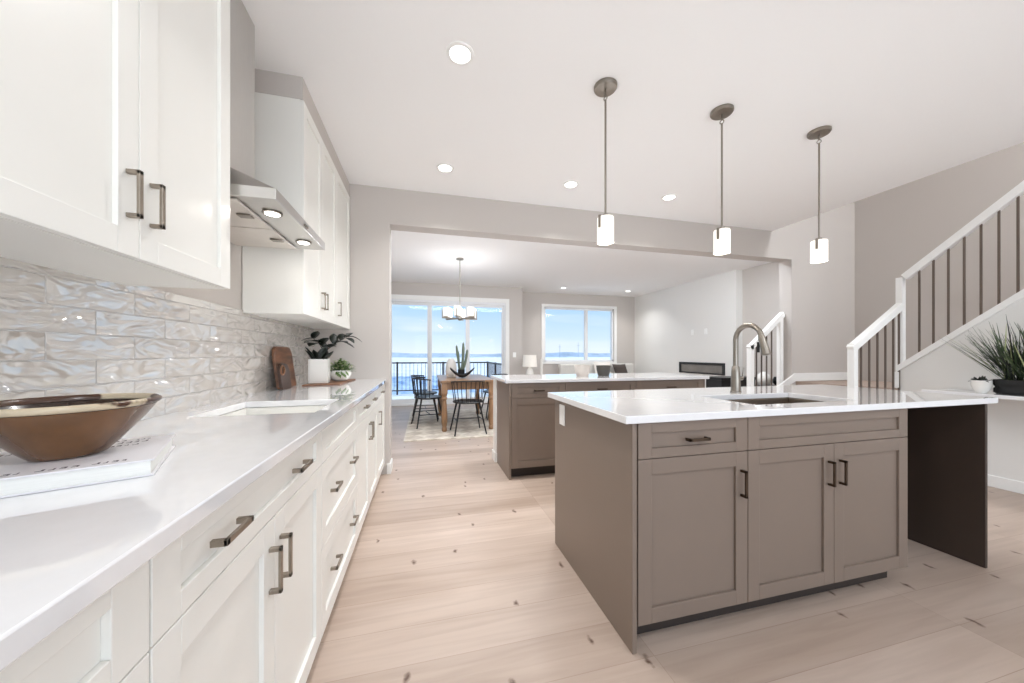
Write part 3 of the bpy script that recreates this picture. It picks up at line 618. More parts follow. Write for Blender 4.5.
sbox('wall_pony', M_wallw, PX+.005, 2.87, PYB, PYB+.13, 0, zt)
struct(MB().box(PX-.012, PX+.004, PYB-.005, PYB+.14, 0, zt).box(PX-.024, PX+.004, PYB-.016, PYB+.15, 0, .1).build('trim_pony', M_trim, bev=.003))
tag(slab(.712, 2.925, 3.02, 3.78, ZT0, ZT1).build('countertop', M_quartz, bev=.003), 'white quartz countertop of the far counter in the opening', 'countertop')

# ------------------------------------------------------------------ pendants
def make_pendant():
    t = thing('pendant_light', 'leftmost of the three opal glass pendants over the island', 'pendant light', (1.045, 1.85, ZC), 0, 'pendant lights over the island')
    MB().lathe([(.068, -.001), (.068, -.014), (.062, -.022), (.03, -.026)], seg=28).build('canopy', M_nickel, t, smooth=35)
    m = MB(); m.tube([(0, 0, -.026), (0, 0, -.062)], .005, 8)
    ring = [(0, .012*math.cos(2*PI*i/12), -.073+.012*math.sin(2*PI*i/12)) for i in range(13)]; m.tube(ring, .003, 6)
    m.build('swivel', M_nickel, t, smooth=40)
    MB().tube([(0, 0, -.083), (0, 0, -.765)], .006, 10).build('stem', M_nickel, t, smooth=40)
    m = MB(); m.lathe([(.018, -.777), (.018, -.764), (.007, -.762)], seg=14); m.box(-.050, .050, -.007, .007, -.782, -.777).box(-.055, -.050, -.007, .007, -.85, -.777).box(.050, .055, -.007, .007, -.85, -.777)
    m.build('bracket', M_nickel, t, smooth=35)
    m = MB(); m.lathe([(.012, -.783), (.046, -.783), (.0485, -.788), (.0485, -.932), (.0455, -.932), (.0455, -.792), (.012, -.788)], seg=28, cap=False)
    m.build('shade', M_shade, t, smooth=40)
    MB().ball((0, 0, -.86), .022, .022, .03).build('bulb', M_lens, t, smooth=60)
    l = bpy.data.lights.new('pendant_lamp', 'POINT'); l.energy = P_PEND; l.color = (1, .95, .88); l.shadow_soft_size = .06
    lo = bpy.data.objects.new('pendant_lamp', l); COL.objects.link(lo); lo.location = (0, 0, -1.0); lo.parent = t
    return t
p0 = make_pendant(); p0.rotation_euler.z = R(20)
for x, lb in ((1.89, 'middle of the three opal glass pendants, above the island faucet'), (2.74, 'rightmost of the three opal glass pendants, against the stairwell wall')):
    c = copy_tree(p0); c.location.x = x; c['label'] = lb

# ------------------------------------------------------------------ downlights
def make_down():
    t = thing('downlight', 'recessed round ceiling light nearest the viewer, left of the pendants', 'ceiling light', (.185, 1.84, ZC), 0, 'recessed ceiling lights')
    m = MB(); m.lathe([(.074, -.0005), (.072, -.006), (.055, -.008), (.054, -.003)], seg=32, cap=False); m.build('trim_ring', M_trim, t, smooth=40)
    MB().lathe([(.054, -.0035), (.054, -.001)], seg=32).build('lens', M_lens, t, smooth=40)
    area('downlight_lamp', (0, 0, -.012), (0, 0, 0), .1, .1, P_DOWN, (.99, .98, .96), t, disk=True, spread=120)
    return t
d0 = make_down()
for x, y, lb in ((.174, 3.0, 'recessed ceiling light nearest the left wall, by the header'), (1.334, 3.0, 'recessed ceiling light left of the first pendant rod, by the header'), (2.41, 3.0, 'recessed ceiling light between first and middle pendants, by the header'),
                 (3.25, 7.74, 'small recessed light on the living room ceiling, left of its pair'), (5.0, 7.73, 'small recessed light on the living room ceiling toward the white wall')):
    c = copy_tree(d0); c.location = (x, y, ZC); c['label'] = lb

# ------------------------------------------------------------------ things on the left counter
# book
bw, bd, bt = .36, .262, .032
u = Vector((-.916, -.40, 0)); ang = math.atan2(-u.y, -u.x)
t = thing('book', 'large white coffee table book lying under the brown bowl', 'book', (-.506, .817, ZT1+.0005), ang)
# local axes: -x along the near edge to the left, +y toward the wall corner
MB().box(-bw, 0, 0, bd, 0, .0028).box(-bw, 0, 0, bd, bt-.0028, bt).box(-bw, -bw+.003, 0, bd, .0028, bt-.0028).build('cover', M_cover, t, bev=.0008)
MB().box(-bw+.003, -.005, .004, bd-.004, .0029, bt-.0029).build('pages', M_paper, t)
m = MB(); rnd = random.Random(3); x = -.045
for row, (yy, hh, x1) in enumerate(((.018, .011, -.33), (.205, .016, -.30), (.175, .010, -.2), (.235, .008, -.24))):
    x = -.04
    while x > x1:
        wd = rnd.uniform(.004, .010)
        if rnd.random() < .8:
            m.box(x-wd, x, yy, yy+hh*.22, bt, bt+.0002).box(x-wd*.35, x, yy, yy+hh, bt, bt+.0002)
            if rnd.random() < .6: m.box(x-wd, x, yy+hh*.75, yy+hh, bt, bt+.0002)
        x -= wd + rnd.uniform(.003, .006)
m.build('cover_lettering', M_ink, t)
# bowl
t = thing('bowl', 'wide glossy brown bowl standing on the white book', 'bowl', (-.69, .89, ZT1+bt+.0012), 0)
prof_out = [(.001, 0), (.047, 0), (.053, .004), (.068, .020), (.087, .043), (.108, .070), (.124, .095)]
MB().lathe(prof_out + [(.121, .096), (.104, .072), (.083, .047), (.064, .026), (.045, .012), (.001, .008)], seg=56, cap=False).build('body', M_bowl, t, smooth=35)
MB().lathe([(.1225, .0958), (.1285, .0975), (.1315, .102), (.1305, .107), (.126, .1095), (.1205, .106), (.119, .098)], seg=56, cap=False).build('rim', M_rimrefl, t, smooth=60)
MB().lathe([(.1185, .0968), (.102, .0745), (.081, .0495), (.062, .0285), (.043, .0145), (.001, .0105)], seg=56, cap=False).build('inside_glaze', M_bowlin, t, smooth=60)
# boards leaning on the tile
def board(label, y, m_, w_, h_, x0, lean, rnd_, hole=True, th=.018):
    t = thing('cutting_board', label, 'cutting board', (x0, y, ZT1+.001+math.sin(lean)*th))
    pts = []
    for cx_, cz_, a0 in ((w_/2-rnd_, rnd_*.4, -90), (w_/2-rnd_, h_-rnd_, 0), (-w_/2+rnd_, h_-rnd_, 90), (-w_/2+rnd_, rnd_*.4, 180)):
        rr_ = rnd_ if cz_ > h_*.4 else rnd_*.4
        cxx = cx_ if cz_ > h_*.4 else math.copysign(w_/2-rr_, cx_)
        for k in range(6):
            a = R(a0+18*k); pts.append((cxx+rr_*math.cos(a), cz_+rr_*math.sin(a)))
    def P(a, z): return (-math.sin(lean)*z, a, math.cos(lean)*z)
    mm = MB(); mm.prism([P(a, z) for a, z in pts], (math.cos(lean)*th, 0, math.sin(lean)*-th)); mm.build('board', m_, t, bev=.003)
    return t
b1 = board('tall walnut cutting board with rounded corners leaning on the tile', 2.70, M_board, .31, .285, -.926, R(7.5), .06)
b2 = board('low dark cutting board leaning in front of the tall walnut board', 2.60, M_board2, .16, .17, -.900, R(7.5), .05)
m = MB(); m.tube([(.022-math.sin(R(7.5))*.12+.0, -.05+.03*math.cos(2*PI*i/12), .125+.03*math.sin(2*PI*i/12)) for i in range(13)], .006, 6); m.build('loop_handle', M_tray, b2, smooth=50)
# long board under the pots
t = tag(MB().prism([(-.86+.0, 2.80, 0), (-.62, 2.86, 0), (-.60, 3.38, 0), (-.84, 3.40, 0)], (0, 0, .010)).build('serving_board', M_tray, bev=.004), 'long brown wooden board lying flat under the two white pots', 'board')
t.location.z = ZT1+.0005
ZB = ZT1+.0115
t = thing('potted_plant', 'dark leafy plant in a tall square white pot on the wooden board', 'plant', (-.79, 2.98, ZB), R(6))
hw = .067; H = .185
m = MB(); m.box(-hw, hw, -hw, hw, 0, .01).box(-hw, -hw+.008, -hw, hw, .01, H).box(hw-.008, hw, -hw, hw, .01, H).box(-hw+.008, hw-.008, -hw, -hw+.008, .01, H).box(-hw+.008, hw-.008, hw-.008, hw, .01, H)
m.build('pot', M_white_cer, t, bev=.004)
MB().box(-hw+.009, hw-.009, -hw+.009, hw-.009, .011, H-.02).build('soil', M_soil, t)
LK = 1.3
def stem_leaves(name, t, pts, leaves, m_, r=.004):
    mm = MB(); mm.tube(pts, [r*(1-.5*i/(len(pts)-1)) for i in range(len(pts))], 7); mm.build('stem', m_, t, smooth=50)
    mm = MB()
    for b, d_, L_, w_, dr in leaves: mm.leaf(b, d_, L_*LK, w_*LK, dr)
    mm.build(name, m_, t, smooth=60, thick=.0015)
stem_leaves('foliage', t, [(.02, 0, H-.03), (.05, 0, H+.07), (.12, .01, H+.13), (.19, .02, H+.175)],
    [((.05,0,H+.07),(-.4,.3,.6),.10,.055,.1), ((.07,0,H+.09),(.3,-.6,.3),.09,.05,.2), ((.10,.01,H+.12),(-.1,.4,.9),.09,.05,.2), ((.12,.01,H+.13),(.5,-.5,.25),.10,.055,.4), ((.15,.015,H+.15),(.0,.5,.55),.08,.045,.2), ((.17,.02,H+.165),(.5,-.5,.1),.09,.05,.5), ((.19,.02,H+.175),(.7,.1,.2),.09,.05,.6), ((.19,.02,H+.175),(.2,.4,.4),.08,.045,.3), ((.14,.01,H+.14),(.6,-.2,-.1),.09,.05,.3)], M_leafd)
stem_leaves('foliage', t, [(.0, 0, H-.03), (.03, 0, H+.06), (-.01, 0, H+.13), (-.045, .02, H+.16)],
    [((-.01,0,H+.13),(-.5,-.4,.25),.09,.08,.45), ((-.01,0,H+.12),(-.2,-.5,.1),.09,.07,.4), ((-.04,.02,H+.16),(-.8,-.3,.05),.07,.06,.3), ((.01,0,H+.11),(.3,-.3,.5),.09,.06,.3), ((-.045,.02,H+.16),(.2,-.2,.4),.07,.055,.2), ((.02,0,H+.09),(.8,-.3,.3),.09,.055,.3)], M_leafd)
mm = MB()
for bx, dx, L_, w_ in ((-.05, -.55, .10, .06), (-.02, -.2, .09, .06), (.02, .45, .09, .06), (.05, .75, .10, .06), (-.035, -.5, .12, .055), (.03, .2, .11, .07)):
    mm.leaf((bx*.6, -.03, H-.03), (dx, -.25, 1), L_*1.25, w_*1.35, .05)
mm.build('basal_leaf_cluster', M_leafd, t, smooth=60, thick=.003)
t = thing('potted_plant', 'small green plant in a round white bowl on the wooden board', 'plant', (-.68, 3.15, ZB))
MB().lathe([(.001, 0), (.045, 0), (.07, .02), (.086, .055), (.082, .088), (.076, .088), (.078, .055), (.06, .025), (.001, .015)], seg=28, cap=False).build('pot', M_white_cer, t, smooth=40)
MB().lathe([(.001, .07), (.077, .07), (.077, .074), (.001, .076)], seg=24, cap=False).build('soil', M_soil, t)
rnd = random.Random(5)
for m_, n_ in ((M_leaf, 170), (M_leafp, 90)):
    mm = MB()
    for i in range(n_):
        a = rnd.uniform(0, 2*PI); r_ = rnd.uniform(0, .09); hgt = rnd.uniform(.0, .105)*(1-r_/.14)
        mm.leaf((r_*math.cos(a), r_*math.sin(a), .075+hgt), (math.cos(a)*rnd.uniform(.3, 1), math.sin(a)*rnd.uniform(.3, 1), rnd.uniform(.1, .9)), rnd.uniform(.03, .05), rnd.uniform(.018, .028), rnd.uniform(.1, .5), n=3)
    mm.build('foliage', m_, t, smooth=60, thick=.001)
mm = MB()
for i in range(10):
    a = R(-95+i*6); mm.leaf((.078*math.cos(a), .078*math.sin(a), .085-.008*(i % 4)), (math.cos(a), math.sin(a), -.9), .035, .014, .3, n=3)
mm.build('trailing_leaves', M_leaf, t, smooth=60, thick=.001)

# ------------------------------------------------------------------ wall shelf with two pots
ZS = .83
tag(MB().box(4.34, XK-.0135, .3, 2.1, ZS-.03, ZS).build('wall_shelf', M_quartz, bev=.003), 'white shelf on the stair wall behind the right end of the island', 'shelf')
t = thing('potted_plant', 'tiny dark succulent in a white bowl on the wall shelf', 'plant', (4.44, 1.795, ZS+.0005)); t.scale = (.70, .70, 1.08)
MB().lathe([(.001, 0), (.036, 0), (.062, .024), (.078, .062), (.078, .096), (.073, .096), (.071, .064), (.056, .03), (.001, .014)], seg=28, cap=False).build('pot', M_white_cer, t, smooth=40)
MB().lathe([(.001, .082), (.071, .082), (.071, .086), (.001, .088)], seg=24, cap=False).build('soil', M_soil, t)
mm = MB(); rnd = random.Random(11)
for i in range(34):
    a = rnd.uniform(0, 2*PI); el = rnd.uniform(.1, 1.4); mm.leaf((.03*math.cos(a), .03*math.sin(a), .088), (math.cos(a), math.sin(a), el), rnd.uniform(.045, .075), .02, .25, n=3)
mm.build('rosette', M_leafd, t, smooth=60, thick=.003)
t = thing('potted_grass', 'tall spiky grass in a black ribbed trough on the wall shelf', 'plant', (4.53, 1.56, ZS+.0005), R(-90))
m = MB(); rings = []; seg = 56
for z, s_ in ((0, .92), (.012, 1), (.04, 1.0), (.055, .95), (.07, 1.0), (.10, 1.02), (.115, 1.0), (.115, .92), (.09, .9)):
    rings.append([m.bm.verts.new((.20*s_*math.copysign(abs(math.cos(2*PI*i/seg))**.7, math.cos(2*PI*i/seg))*(1+.012*math.cos(i*PI)), .085*s_*math.copysign(abs(math.sin(2*PI*i/seg))**.7, math.sin(2*PI*i/seg))*(1+.03*math.cos(i*PI)), z)) for i in range(seg)])
for a, b in zip(rings, rings[1:]):
    for i in range(seg): m.bm.faces.new((a[i], a[(i+1) % seg], b[(i+1) % seg], b[i]))
m.bm.faces.new(rings[0][::-1]); m.build('trough', M_black_cer, t, smooth=50)
MB().lathe([(.001, .088), (.17, .088), (.17, .094), (.001, .096)], seg=28, sy=.42, cap=False).build('soil', M_soil, t)
rnd = random.Random(21)
for m_, n_ in ((M_grass, 190), (M_leafd, 130), (M_leafp, 40)):
    mm = MB()
    for i in range(n_):
        x = rnd.uniform(-.15, .15); y = rnd.uniform(-.05, .03); a = rnd.uniform(0, 2*PI); sp = rnd.uniform(.05, .75)
        mm.leaf((x, y, .092), (x*3.4+sp*math.cos(a), min(.22, y*3+sp*math.sin(a)), 1.25), rnd.uniform(.28, .56), rnd.uniform(.006, .011), rnd.uniform(-.02, .22), n=4)
    mm.build('grass_blades', m_, t, smooth=60, thick=.0008)

# ------------------------------------------------------------------ dining area
RX0, RX1, RY0, RY1 = -.26, 1.9, 4.72, 7.2
tag(MB().box(RX0, RX1, RY0, RY1, .0005, .010).build('rug', M_rug), 'pale patterned rug under the dining table', 'rug')
ZR = .0105
t = thing('dining_table', 'brown oak dining table with turned legs on the pale rug', 'table', (.64, 5.85, ZR))
tx, ty = .41, .74
MB().box(-tx, tx, -ty, ty, .7155, .75).build('tabletop', M_table, t, bev=.005)
m = MB(); m.box(-tx+.06, tx-.06, -ty+.05, -ty+.075, .61, .7145).box(-tx+.06, tx-.06, ty-.075, ty-.05, .61, .7145).box(-tx+.05, -tx+.075, -ty+.06, ty-.06, .61, .7145).box(tx-.075, tx-.05, -ty+.06, ty-.06, .61, .7145)
m.build('apron', M_table, t, bev=.002)
for a in (-1, 1):
    for b in (-1, 1):
        m = MB(); lx, ly = a*(tx-.06), b*(ty-.06)
        m.box(lx-.045, lx+.045, ly-.045, ly+.045, .56, .7146)
        m.lathe([(.03, 0), (.038, .012), (.038, .05), (.03, .065), (.034, .08), (.044, .14), (.046, .22), (.038, .36), (.03, .44), (.028, .46), (.042, .475), (.042, .495), (.032, .51), (.04, .53), (.044, .5605)], (lx, ly, 0), 20)
        m.build('leg', M_table, t, smooth=35)
ZTB = ZR+.7505
def make_chair():
    t = thing('dining_chair', '', 'chair', (0, 0, 0), 0, 'black dining chairs')
    # faces +y (local); back at -y
    m = MB(); m.lathe([(.19, .430), (.215, .437), (.222, .447), (.215, .458), (.16, .455), (.001, .448)], seg=28, sy=.96); m.build('seat', M_black, t, smooth=40)
    for a in (-1, 1):
        for b in (-1, 1):
            MB().cyl((a*.14, b*.13, .437), (a*.225, b*.215, 0), .015, .010, 10).build('leg', M_black, t, smooth=40)
    m = MB(); f = .55
    for a in (-1, 1): m.tube([(a*(.14+.085*f), -(.13+.085*f), .437*(1-f)), (a*(.14+.085*f), (.13+.085*f), .437*(1-f))], .007, 7)
    m.tube([(-.187, 0, .197), (.187, 0, .197)], .007, 7); m.build('stretcher', M_black, t, smooth=50)
    def bk(a, z): # back arc
        k_ = 1+.18*(z-.45)/.3
        return (.205*k_*math.sin(a), -.20*k_*math.cos(a), z)
    arc = [R(-88+176*i/22) for i in range(23)]
    m = MB(); m.tube([bk(a, .735+.02*math.cos(a)) for a in arc], .0125, 9, flat=.8); m.build('back_rail', M_black, t, smooth=50)
    for i in range(11):
        a = R(-84+168*i/10); MB().tube([bk(a, .452), bk(a, .737+.02*math.cos(a))], .0058, 6).build('spindle', M_black, t, smooth=50)
    return t
c0 = make_chair()
ch = [(.62, 5.03, R(4), 'black spindle chair at the near end of the dining table, back to the viewer'),
      (.06, 5.68, R(-78), 'nearer black spindle chair on the left side of the dining table'),
      (.02, 6.32, R(-88), 'farther black spindle chair on the left side of the dining table'),
      (1.25, 5.62, R(84), 'nearer black spindle chair on the right side of the dining table'),
      (1.26, 6.25, R(94), 'farther black spindle chair on the right side of the dining table')]
for i, (x, y, a, lb) in enumerate(ch):
    c = c0 if i == 0 else copy_tree(c0); c.location = (x, y, ZR+.004); c.rotation_euler.z = a; c['label'] = lb
# centrepiece
t = thing('bowl', 'dark boat shaped wooden bowl on the dining table', 'bowl', (.60, 5.62, ZTB+.007), R(-8)); t.scale = (.82, .9, .95)
m = MB(); n = 16; outer = []; inner = []
for i in range(n+1):
    s_ = -1+2*i/n; x = .235*s_; zc = .115*s_*s_; hw_ = .085*math.sqrt(max(.0, 1-abs(s_)**2.2))+.004
    outer.append([m.bm.verts.new((x, hw_*math.sin(R(a)), zc+.06-.06*math.cos(R(a))*(1-.6*abs(s_)))) for a in (-90, -60, -30, 0, 30, 60, 90)])
for a, b in zip(outer, outer[1:]):
    for i in range(6): m.bm.faces.new((a[i], a[i+1], b[i+1], b[i]))
m.build('body', M_black, t, smooth=60, thick=.012)
t = thing('potted_plant', 'tall grey green cactus standing in the dark boat bowl', 'plant', (.585, 5.62, ZTB+.014)); t.scale = (.95, .95, 1.15)
MB().lathe([(.001, 0), (.045, 0), (.058, .03), (.06, .11), (.053, .11), (.05, .095), (.001, .092)], seg=20, cap=False).build('pot', M_black_cer, t, smooth=40)
for x, y, lx, hh in ((-.02, 0, -.06, .36), (.02, .01, .015, .40), (.03, -.01, .07, .30), (-.03, .01, -.025, .28), (.0, -.02, .04, .35)):
    m = MB(); m.tube([(x, y, .09), (x+lx*.4, y, .09+hh*.3), (x+lx*.8, y, .09+hh*.7), (x+lx, y, .09+hh*.95), (x+lx, y, .09+hh)], [.016, .02, .022, .016, .004], 8)
    m.build('stalk', M_cactus, t, smooth=60)
t = tag(MB().lathe([(.001, 0), (.07, 0), (.088, .03), (.095, .1), (.09, .2), (.07, .27), (.05, .30), (.046, .315), (.04, .315), (.04, .29), (.001, .28)], seg=26, cap=False).build('vase', M_matte_cer, smooth=50), 'tall matte white vase on the dining table behind the bowl', 'vase')
t.location = (.44, 5.85, ZTB)
# chandelier
t = thing('chandelier', 'six light chandelier hanging over the dining table', 'chandelier', (.58, 5.8, ZC))
MB().lathe([(.062, -.001), (.062, -.018), (.02, -.026), (.008, -.03)], seg=24).build('canopy', M_nickel, t, smooth=35)
MB().tube([(0, 0, -.028), (0, 0, -.96)], .0075, 10).build('stem', M_nickel, t, smooth=40)
MB().lathe([(.001, -1.04), (.03, -1.03), (.04, -1.0), (.03, -.965), (.01, -.95)], seg=20).build('hub', M_nickel, t, smooth=50)
for k in range(6):
    a = R(60*k+14); c_, s_ = math.cos(a), math.sin(a)
    m = MB(); m.bar((.03*c_, .03*s_, -1.0), (.30*c_, .30*s_, -1.0), .014, .022).bar((.30*c_, .30*s_, -1.01), (.30*c_, .30*s_, -.86), .014, .012, up=(c_, s_, 0))
    m.lathe([(.02, -.99), (.045, -.985), (.045, -.978)], (.235*c_, .235*s_, 0), 16); ar = m.build('arm', M_nickel, t)
    m = MB(); m.lathe([(.001, -.976), (.05, -.976), (.052, -.97), (.052, -.83), (.049, -.83), (.049, -.965), (.001, -.968)], (.235*c_, .235*s_, 0), 22, cap=False); m.build('shade', M_shade, t, smooth=40)
    l = bpy.data.lights.new('chandelier_lamp', 'POINT'); l.energy = P_CHAND; l.color = (.96, .97, 1); l.shadow_soft_size = .03
    lo = bpy.data.objects.new('chandelier_lamp', l); COL.objects.link(lo); lo.location = (.235*c_, .235*s_, -.80); lo.parent = t
# switch beside the patio door
t = thing('light_switch', 'white light switch on the wall right of the patio door', 'switch', (2.1, YD-.0005, 1.13))
MB().box(-.04, .04, -.006, 0, -.06, .06).build('cover_plate', M_plate, t, bev=.003); MB().box(-.016, .016, -.010, -.0062, -.032, .032).build('rocker', M_plate, t, bev=.002)

# ------------------------------------------------------------------ things on the far counter
def bowl(label, x, y, r, h, m_, z=ZT1):
    o = tag(MB().lathe([(.001, 0), (r*.72, 0), (r*.77, .006), (r*.92, h*.5), (r, h), (r*.94, h), (r*.86, h*.5), (r*.58, .018), (.001, .012)], seg=36, cap=False).build('bowl', m_, smooth=45), label, 'bowl')
    o.location = (x, y, z+.0005); return o
bowl('pale grey bowl on the far counter, left of the charcoal bowl', 1.655, 3.42, .085, .115, M_stone)
bowl('charcoal round bowl on the far counter', 1.885, 3.38, .078, .11, M_char)

# ------------------------------------------------------------------ living room
t = thing('side_table', 'round pale side table below the table lamp', 'table', (2.36, 7.6, 0))
MB().lathe([(.001, .56), (.24, .56), (.24, .585), (.001, .587)], seg=28, cap=False).build('tabletop', M_matte_cer, t, smooth=35)
MB().lathe([(.13, 0), (.13, .012), (.02, .03), (.02, .5605)], seg=18).build('pedestal', M_matte_cer, t, smooth=35)
t = thing('table_lamp', 'white table lamp with a drum shade beside the far window', 'lamp', (2.36, 7.6, .588))
MB().lathe([(.001, 0), (.07, 0), (.075, .02), (.095, .10), (.075, .2), (.03, .25), (.012, .26), (.012, .30)], seg=24).build('base', M_white_cer, t, smooth=50)
MB().lathe([(.17, .27), (.15, .54), (.145, .54), (.165, .27)], seg=30, cap=False).build('lamp_shade', M_linen, t, smooth=40)
t = thing('candle_holder', 'slim white pillar ornament beside the table lamp', 'ornament', (2.68, 7.7, .0))
MB().lathe([(.07, .0), (.07, .02), (.02, .05), (.015, .62), (.05, .65), (.05, .66), (.001, .661)], seg=18).build('stand', M_white_cer, t, smooth=40)
MB().lathe([(.03, .662), (.03, 1.02), (.006, 1.03), (.005, 1.05)], seg=16).build('candle', M_white_cer, t, smooth=40)
# sofa below the window, back to the window
t = thing('sofa', 'light grey sofa standing under the far window', 'sofa', (4.35, 7.85, 0))
MB().box(-1.05, 1.05, -.42, .42, .10, .36).build('base', M_sofa, t, bev=.03)
MB().box(-1.05, 1.05, .22, .42, .362, .90).build('backrest', M_sofa, t, bev=.05, bseg=3)
for a in (-1, 1): MB().box(a*1.05, a*.88, -.42, .218, .362, .64).build('armrest', M_sofa, t, bev=.04, bseg=3)
for a in (-.875, 0.002): MB().box(a, a+.873, -.42, .215, .362, .50).build('seat_cushion', M_sofa, t, bev=.035, bseg=3)
for a in (-1, 1):
    for b in (-1, 1): MB().cyl((a*.95, b*.34, 0), (a*.95, b*.34, .0995), .02, .025).build('leg', M_black, t, smooth=40)
def pillow(label, x, y, z, s_, m_, rz, tilt):
    mm = MB(); n = 8; V = {}
    for side in (-1, 1):
        for i in range(n+1):
            for j in range(n+1):
                u_, v_ = -1+2*i/n, -1+2*j/n; e_ = max(0, (1-u_**4)*(1-v_**4)); k_ = 1-.07*(1-abs(u_))*v_*v_
                if e_ == 0 and side == 1: V[1, i, j] = V[-1, i, j]; continue
                V[side, i, j] = mm.bm.verts.new((u_*s_*(1-.06*(1-v_*v_)), side*.075*e_**.6, v_*s_*(1-.06*(1-u_*u_))))
    for side in (-1, 1):
        for i in range(n):
            for j in range(n):
                q = [V[side, i, j], V[side, i+1, j], V[side, i+1, j+1], V[side, i, j+1]]
                if len(set(q)) == 4: mm.bm.faces.new(q if side < 0 else q[::-1])
    o = tag(mm.build('throw_pillow', m_, smooth=80), label, 'pillow'); o.location = (x, y, z); o.rotation_euler = (R(tilt), 0, R(rz)); return o
pillow('charcoal throw pillow propped on the grey sofa back', 4.88, 7.86, .70, .21, M_pillow, 8, -24)
pillow('white throw pillow propped on the middle of the grey sofa back', 4.38, 7.90, .735, .22, M_matte_cer, -6, -12)
# fireplace
t = thing('fireplace', 'black linear fireplace set into the white wall', 'fireplace', (5.698, 6.12, .73))
MB().box(-.02, 0, -.62, .62, .19, .24).box(-.02, 0, -.62, .62, 0, .03).box(-.02, 0, -.62, -.56, .03, .19).box(-.02, 0, .56, .62, .03, .19).build('frame', M_grille, t, bev=.003)
MB().box(-.006, 0, -.56, .56, .03, .19).build('glass_front', M_fire, t)
for y, lb in ((6.35, 'left of the two white wall plates above the fireplace'), (5.98, 'right of the two white wall plates above the fireplace')):
    t = thing('wall_plate', lb, 'wall plate', (5.6995, y, 1.62), -PI/2, 'wall plates above the fireplace')
    MB().box(-.036, .036, -.007, 0, -.06, .06).build('cover_plate', M_plate, t, bev=.003)
    MB().box(-.018, .018, -.010, -.0072, -.034, .034).build('insert', M_plate, t, bev=.002)
# black console between fireplace and stairs
t = thing('console_table', 'low black console near the fireplace wall', 'console', (5.27, 4.98, 0))
MB().box(-.38, .38, -.19, .19, .70, .745).build('tabletop', M_black, t, bev=.004)
MB().box(-.36, .36, -.17, .17, .42, .6995).build('drawer_box', M_black, t, bev=.004)
for a in (-1, 1):
    for b in (-1, 1): MB().box(a*.36, a*.32, b*.17, b*.13, 0, .4195).build('leg', M_black, t)
t = tag(MB().lathe([(.001, 0), (.05, 0), (.085, .05), (.1, .11), (.085, .17), (.05, .2), (.04, .22), (.032, .22), (.04, .2), (.001, .19)], seg=24, cap=False).build('vase', M_white_cer, smooth=50), 'round white vase behind the far stair balusters', 'vase'); t.location = (5.2, 4.3, .6505)
t = tag(MB().lathe([(.001, 0), (.05, 0), (.085, .04), (.09, .09), (.07, .14), (.06, .14), (.001, .1)], seg=24, cap=False).build('vase', M_black_cer, smooth=50), 'small black vase behind the far stair balusters', 'vase'); t.location = (5.42, 4.22, .6505)
t = thing('side_table', 'black side table behind the far stair railing', 'table', (5.28, 4.28, 0))
MB().box(-.26, .26, -.2, .2, .62, .65).build('tabletop', M_black, t, bev=.004)
for a in (-1, 1):
    for b in (-1, 1): MB().box(a*.25, a*.22, b*.19, b*.16, 0, .6195).build('leg', M_black, t)

# ------------------------------------------------------------------ outside
sbox('floor_deck', M_snow, -4.0, 1.98, 8.16, 10.6, -.2, -.03)
t = thing('deck_railing', 'black metal deck railing around the snowy deck', 'railing', (0, 0, -.029))
XD0, XD1, YDK = -2.6, 1.9, 10.5
MB().box(XD0, XD1, YDK-.025, YDK+.025, .90, .94).build('top_rail', M_blackm, t); MB().box(XD0, XD1, YDK-.02, YDK+.02, .10, .13).build('bottom_rail', M_blackm, t)
MB().box(XD1-.025, XD1+.025, 8.2, YDK-.03, .90, .94).build('top_rail', M_blackm, t); MB().box(XD1-.02, XD1+.02, 8.2, YDK-.03, .10, .13).build('bottom_rail', M_blackm, t)
for x, y in ((XD0, YDK), (-.75, YDK), (.55, YDK), (XD1, YDK), (XD1, 9.3)): MB().box(x-.025, x+.025, y-.025, y+.025, 0, .95).build('post', M_blackm, t)
x = XD0+.11
while x < XD1-.05: MB().box(x-.006, x+.006, YDK-.006, YDK+.006, .131, .899).build('picket', M_blackm, t); x += .11
y = 8.3
while y < YDK-.06: MB().box(XD1-.006, XD1+.006, y-.006, y+.006, .131, .899).build('picket', M_blackm, t); y += .11
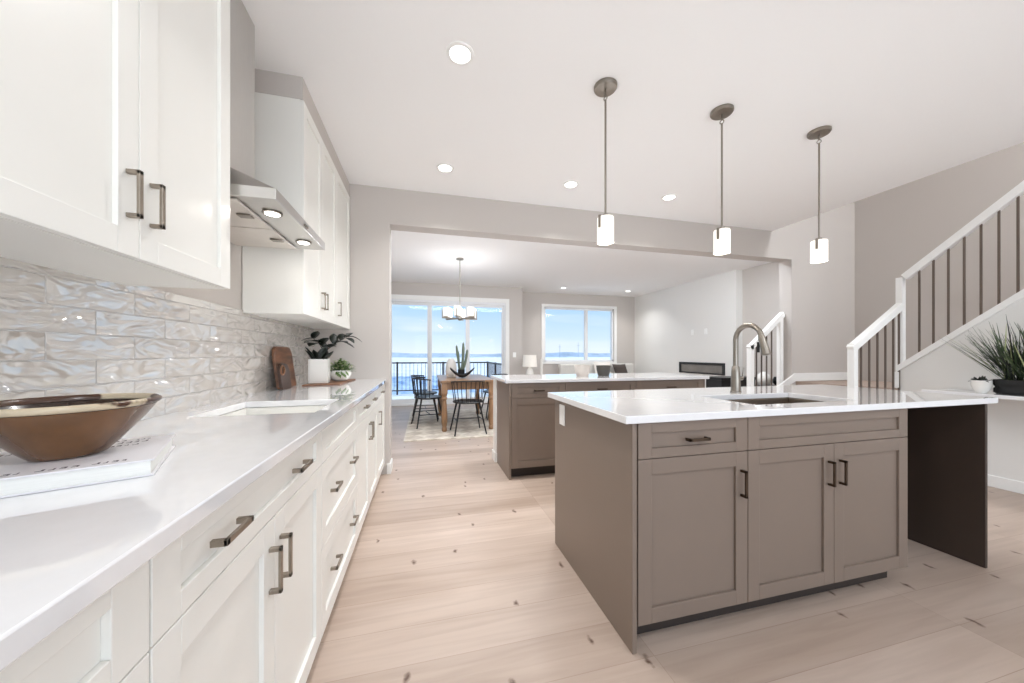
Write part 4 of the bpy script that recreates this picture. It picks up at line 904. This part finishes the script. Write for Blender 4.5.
# snowfield, sheet with the snow's blue shade painted on, and hills
m = MB(); nx, ny = 40, 50; V = {}; rnd = random.Random(2)
for i in range(nx+1):
    for j in range(ny+1):
        yy = 10.7+(j/ny)**2.2*900; xx = (-1+2*i/nx)*(40+yy*1.6)
        V[i, j] = m.bm.verts.new((xx, yy, -3.2+.25*math.sin(xx*.07+j)+rnd.uniform(-.1, .1)-(.9 if 24 < yy < 72 else 0)))
for i in range(nx):
    for j in range(ny): m.bm.faces.new((V[i, j], V[i+1, j], V[i+1, j+1], V[i, j+1]))
struct(m.build('ground_snowfield', M_ground, smooth=80))
m = MB(); m.bm.faces.new([m.bm.verts.new((4+46*math.cos(2*PI*i/40), 46+22*math.sin(2*PI*i/40), -3.02)) for i in range(40)]); struct(m.build('ground_snow_shade', M_blueshade))  # flat sheet that carries the painted blue shade of the snow
for name, yy, hmin, hmax, seed in (('ground_hills', 620, 3.5, 8, 4), ('ground_treeline', 430, 1.0, 4.0, 9)):
    m = MB(); rnd = random.Random(seed); pr = None; n = 220
    for i in range(n+1):
        x = -700+i*1700/n; h_ = hmin+(hmax-hmin)*(.5+.3*math.sin(i*.13+seed)+.2*math.sin(i*.41))*rnd.uniform(.85, 1.1)
        row = [m.bm.verts.new((x, yy, -5)), m.bm.verts.new((x, yy+8, -3+h_)), m.bm.verts.new((x, yy+40, -3+h_*.9)), m.bm.verts.new((x, yy+60, -5))]
        if pr:
            for k in range(3): m.bm.faces.new((pr[k], row[k], row[k+1], pr[k+1]))
        pr = row
    struct(m.build(name, M_hill, smooth=60))
for x, y, h_, lb in ((155, 380, 16, 'left of the two thin distant masts seen through the far window'), (188, 400, 19, 'right of the two thin distant masts seen through the far window')):
    t = thing('mast', lb, 'mast', (x, y, -3.5), 0, 'distant masts beyond the snowfield')
    MB().cyl((0, 0, 0), (0, 0, h_), .3, .2, 8).build('pole', M_hill, t); MB().box(-1.6, 1.6, -.2, .2, h_*.8, h_*.8+.35).build('cross_arm', M_hill, t)
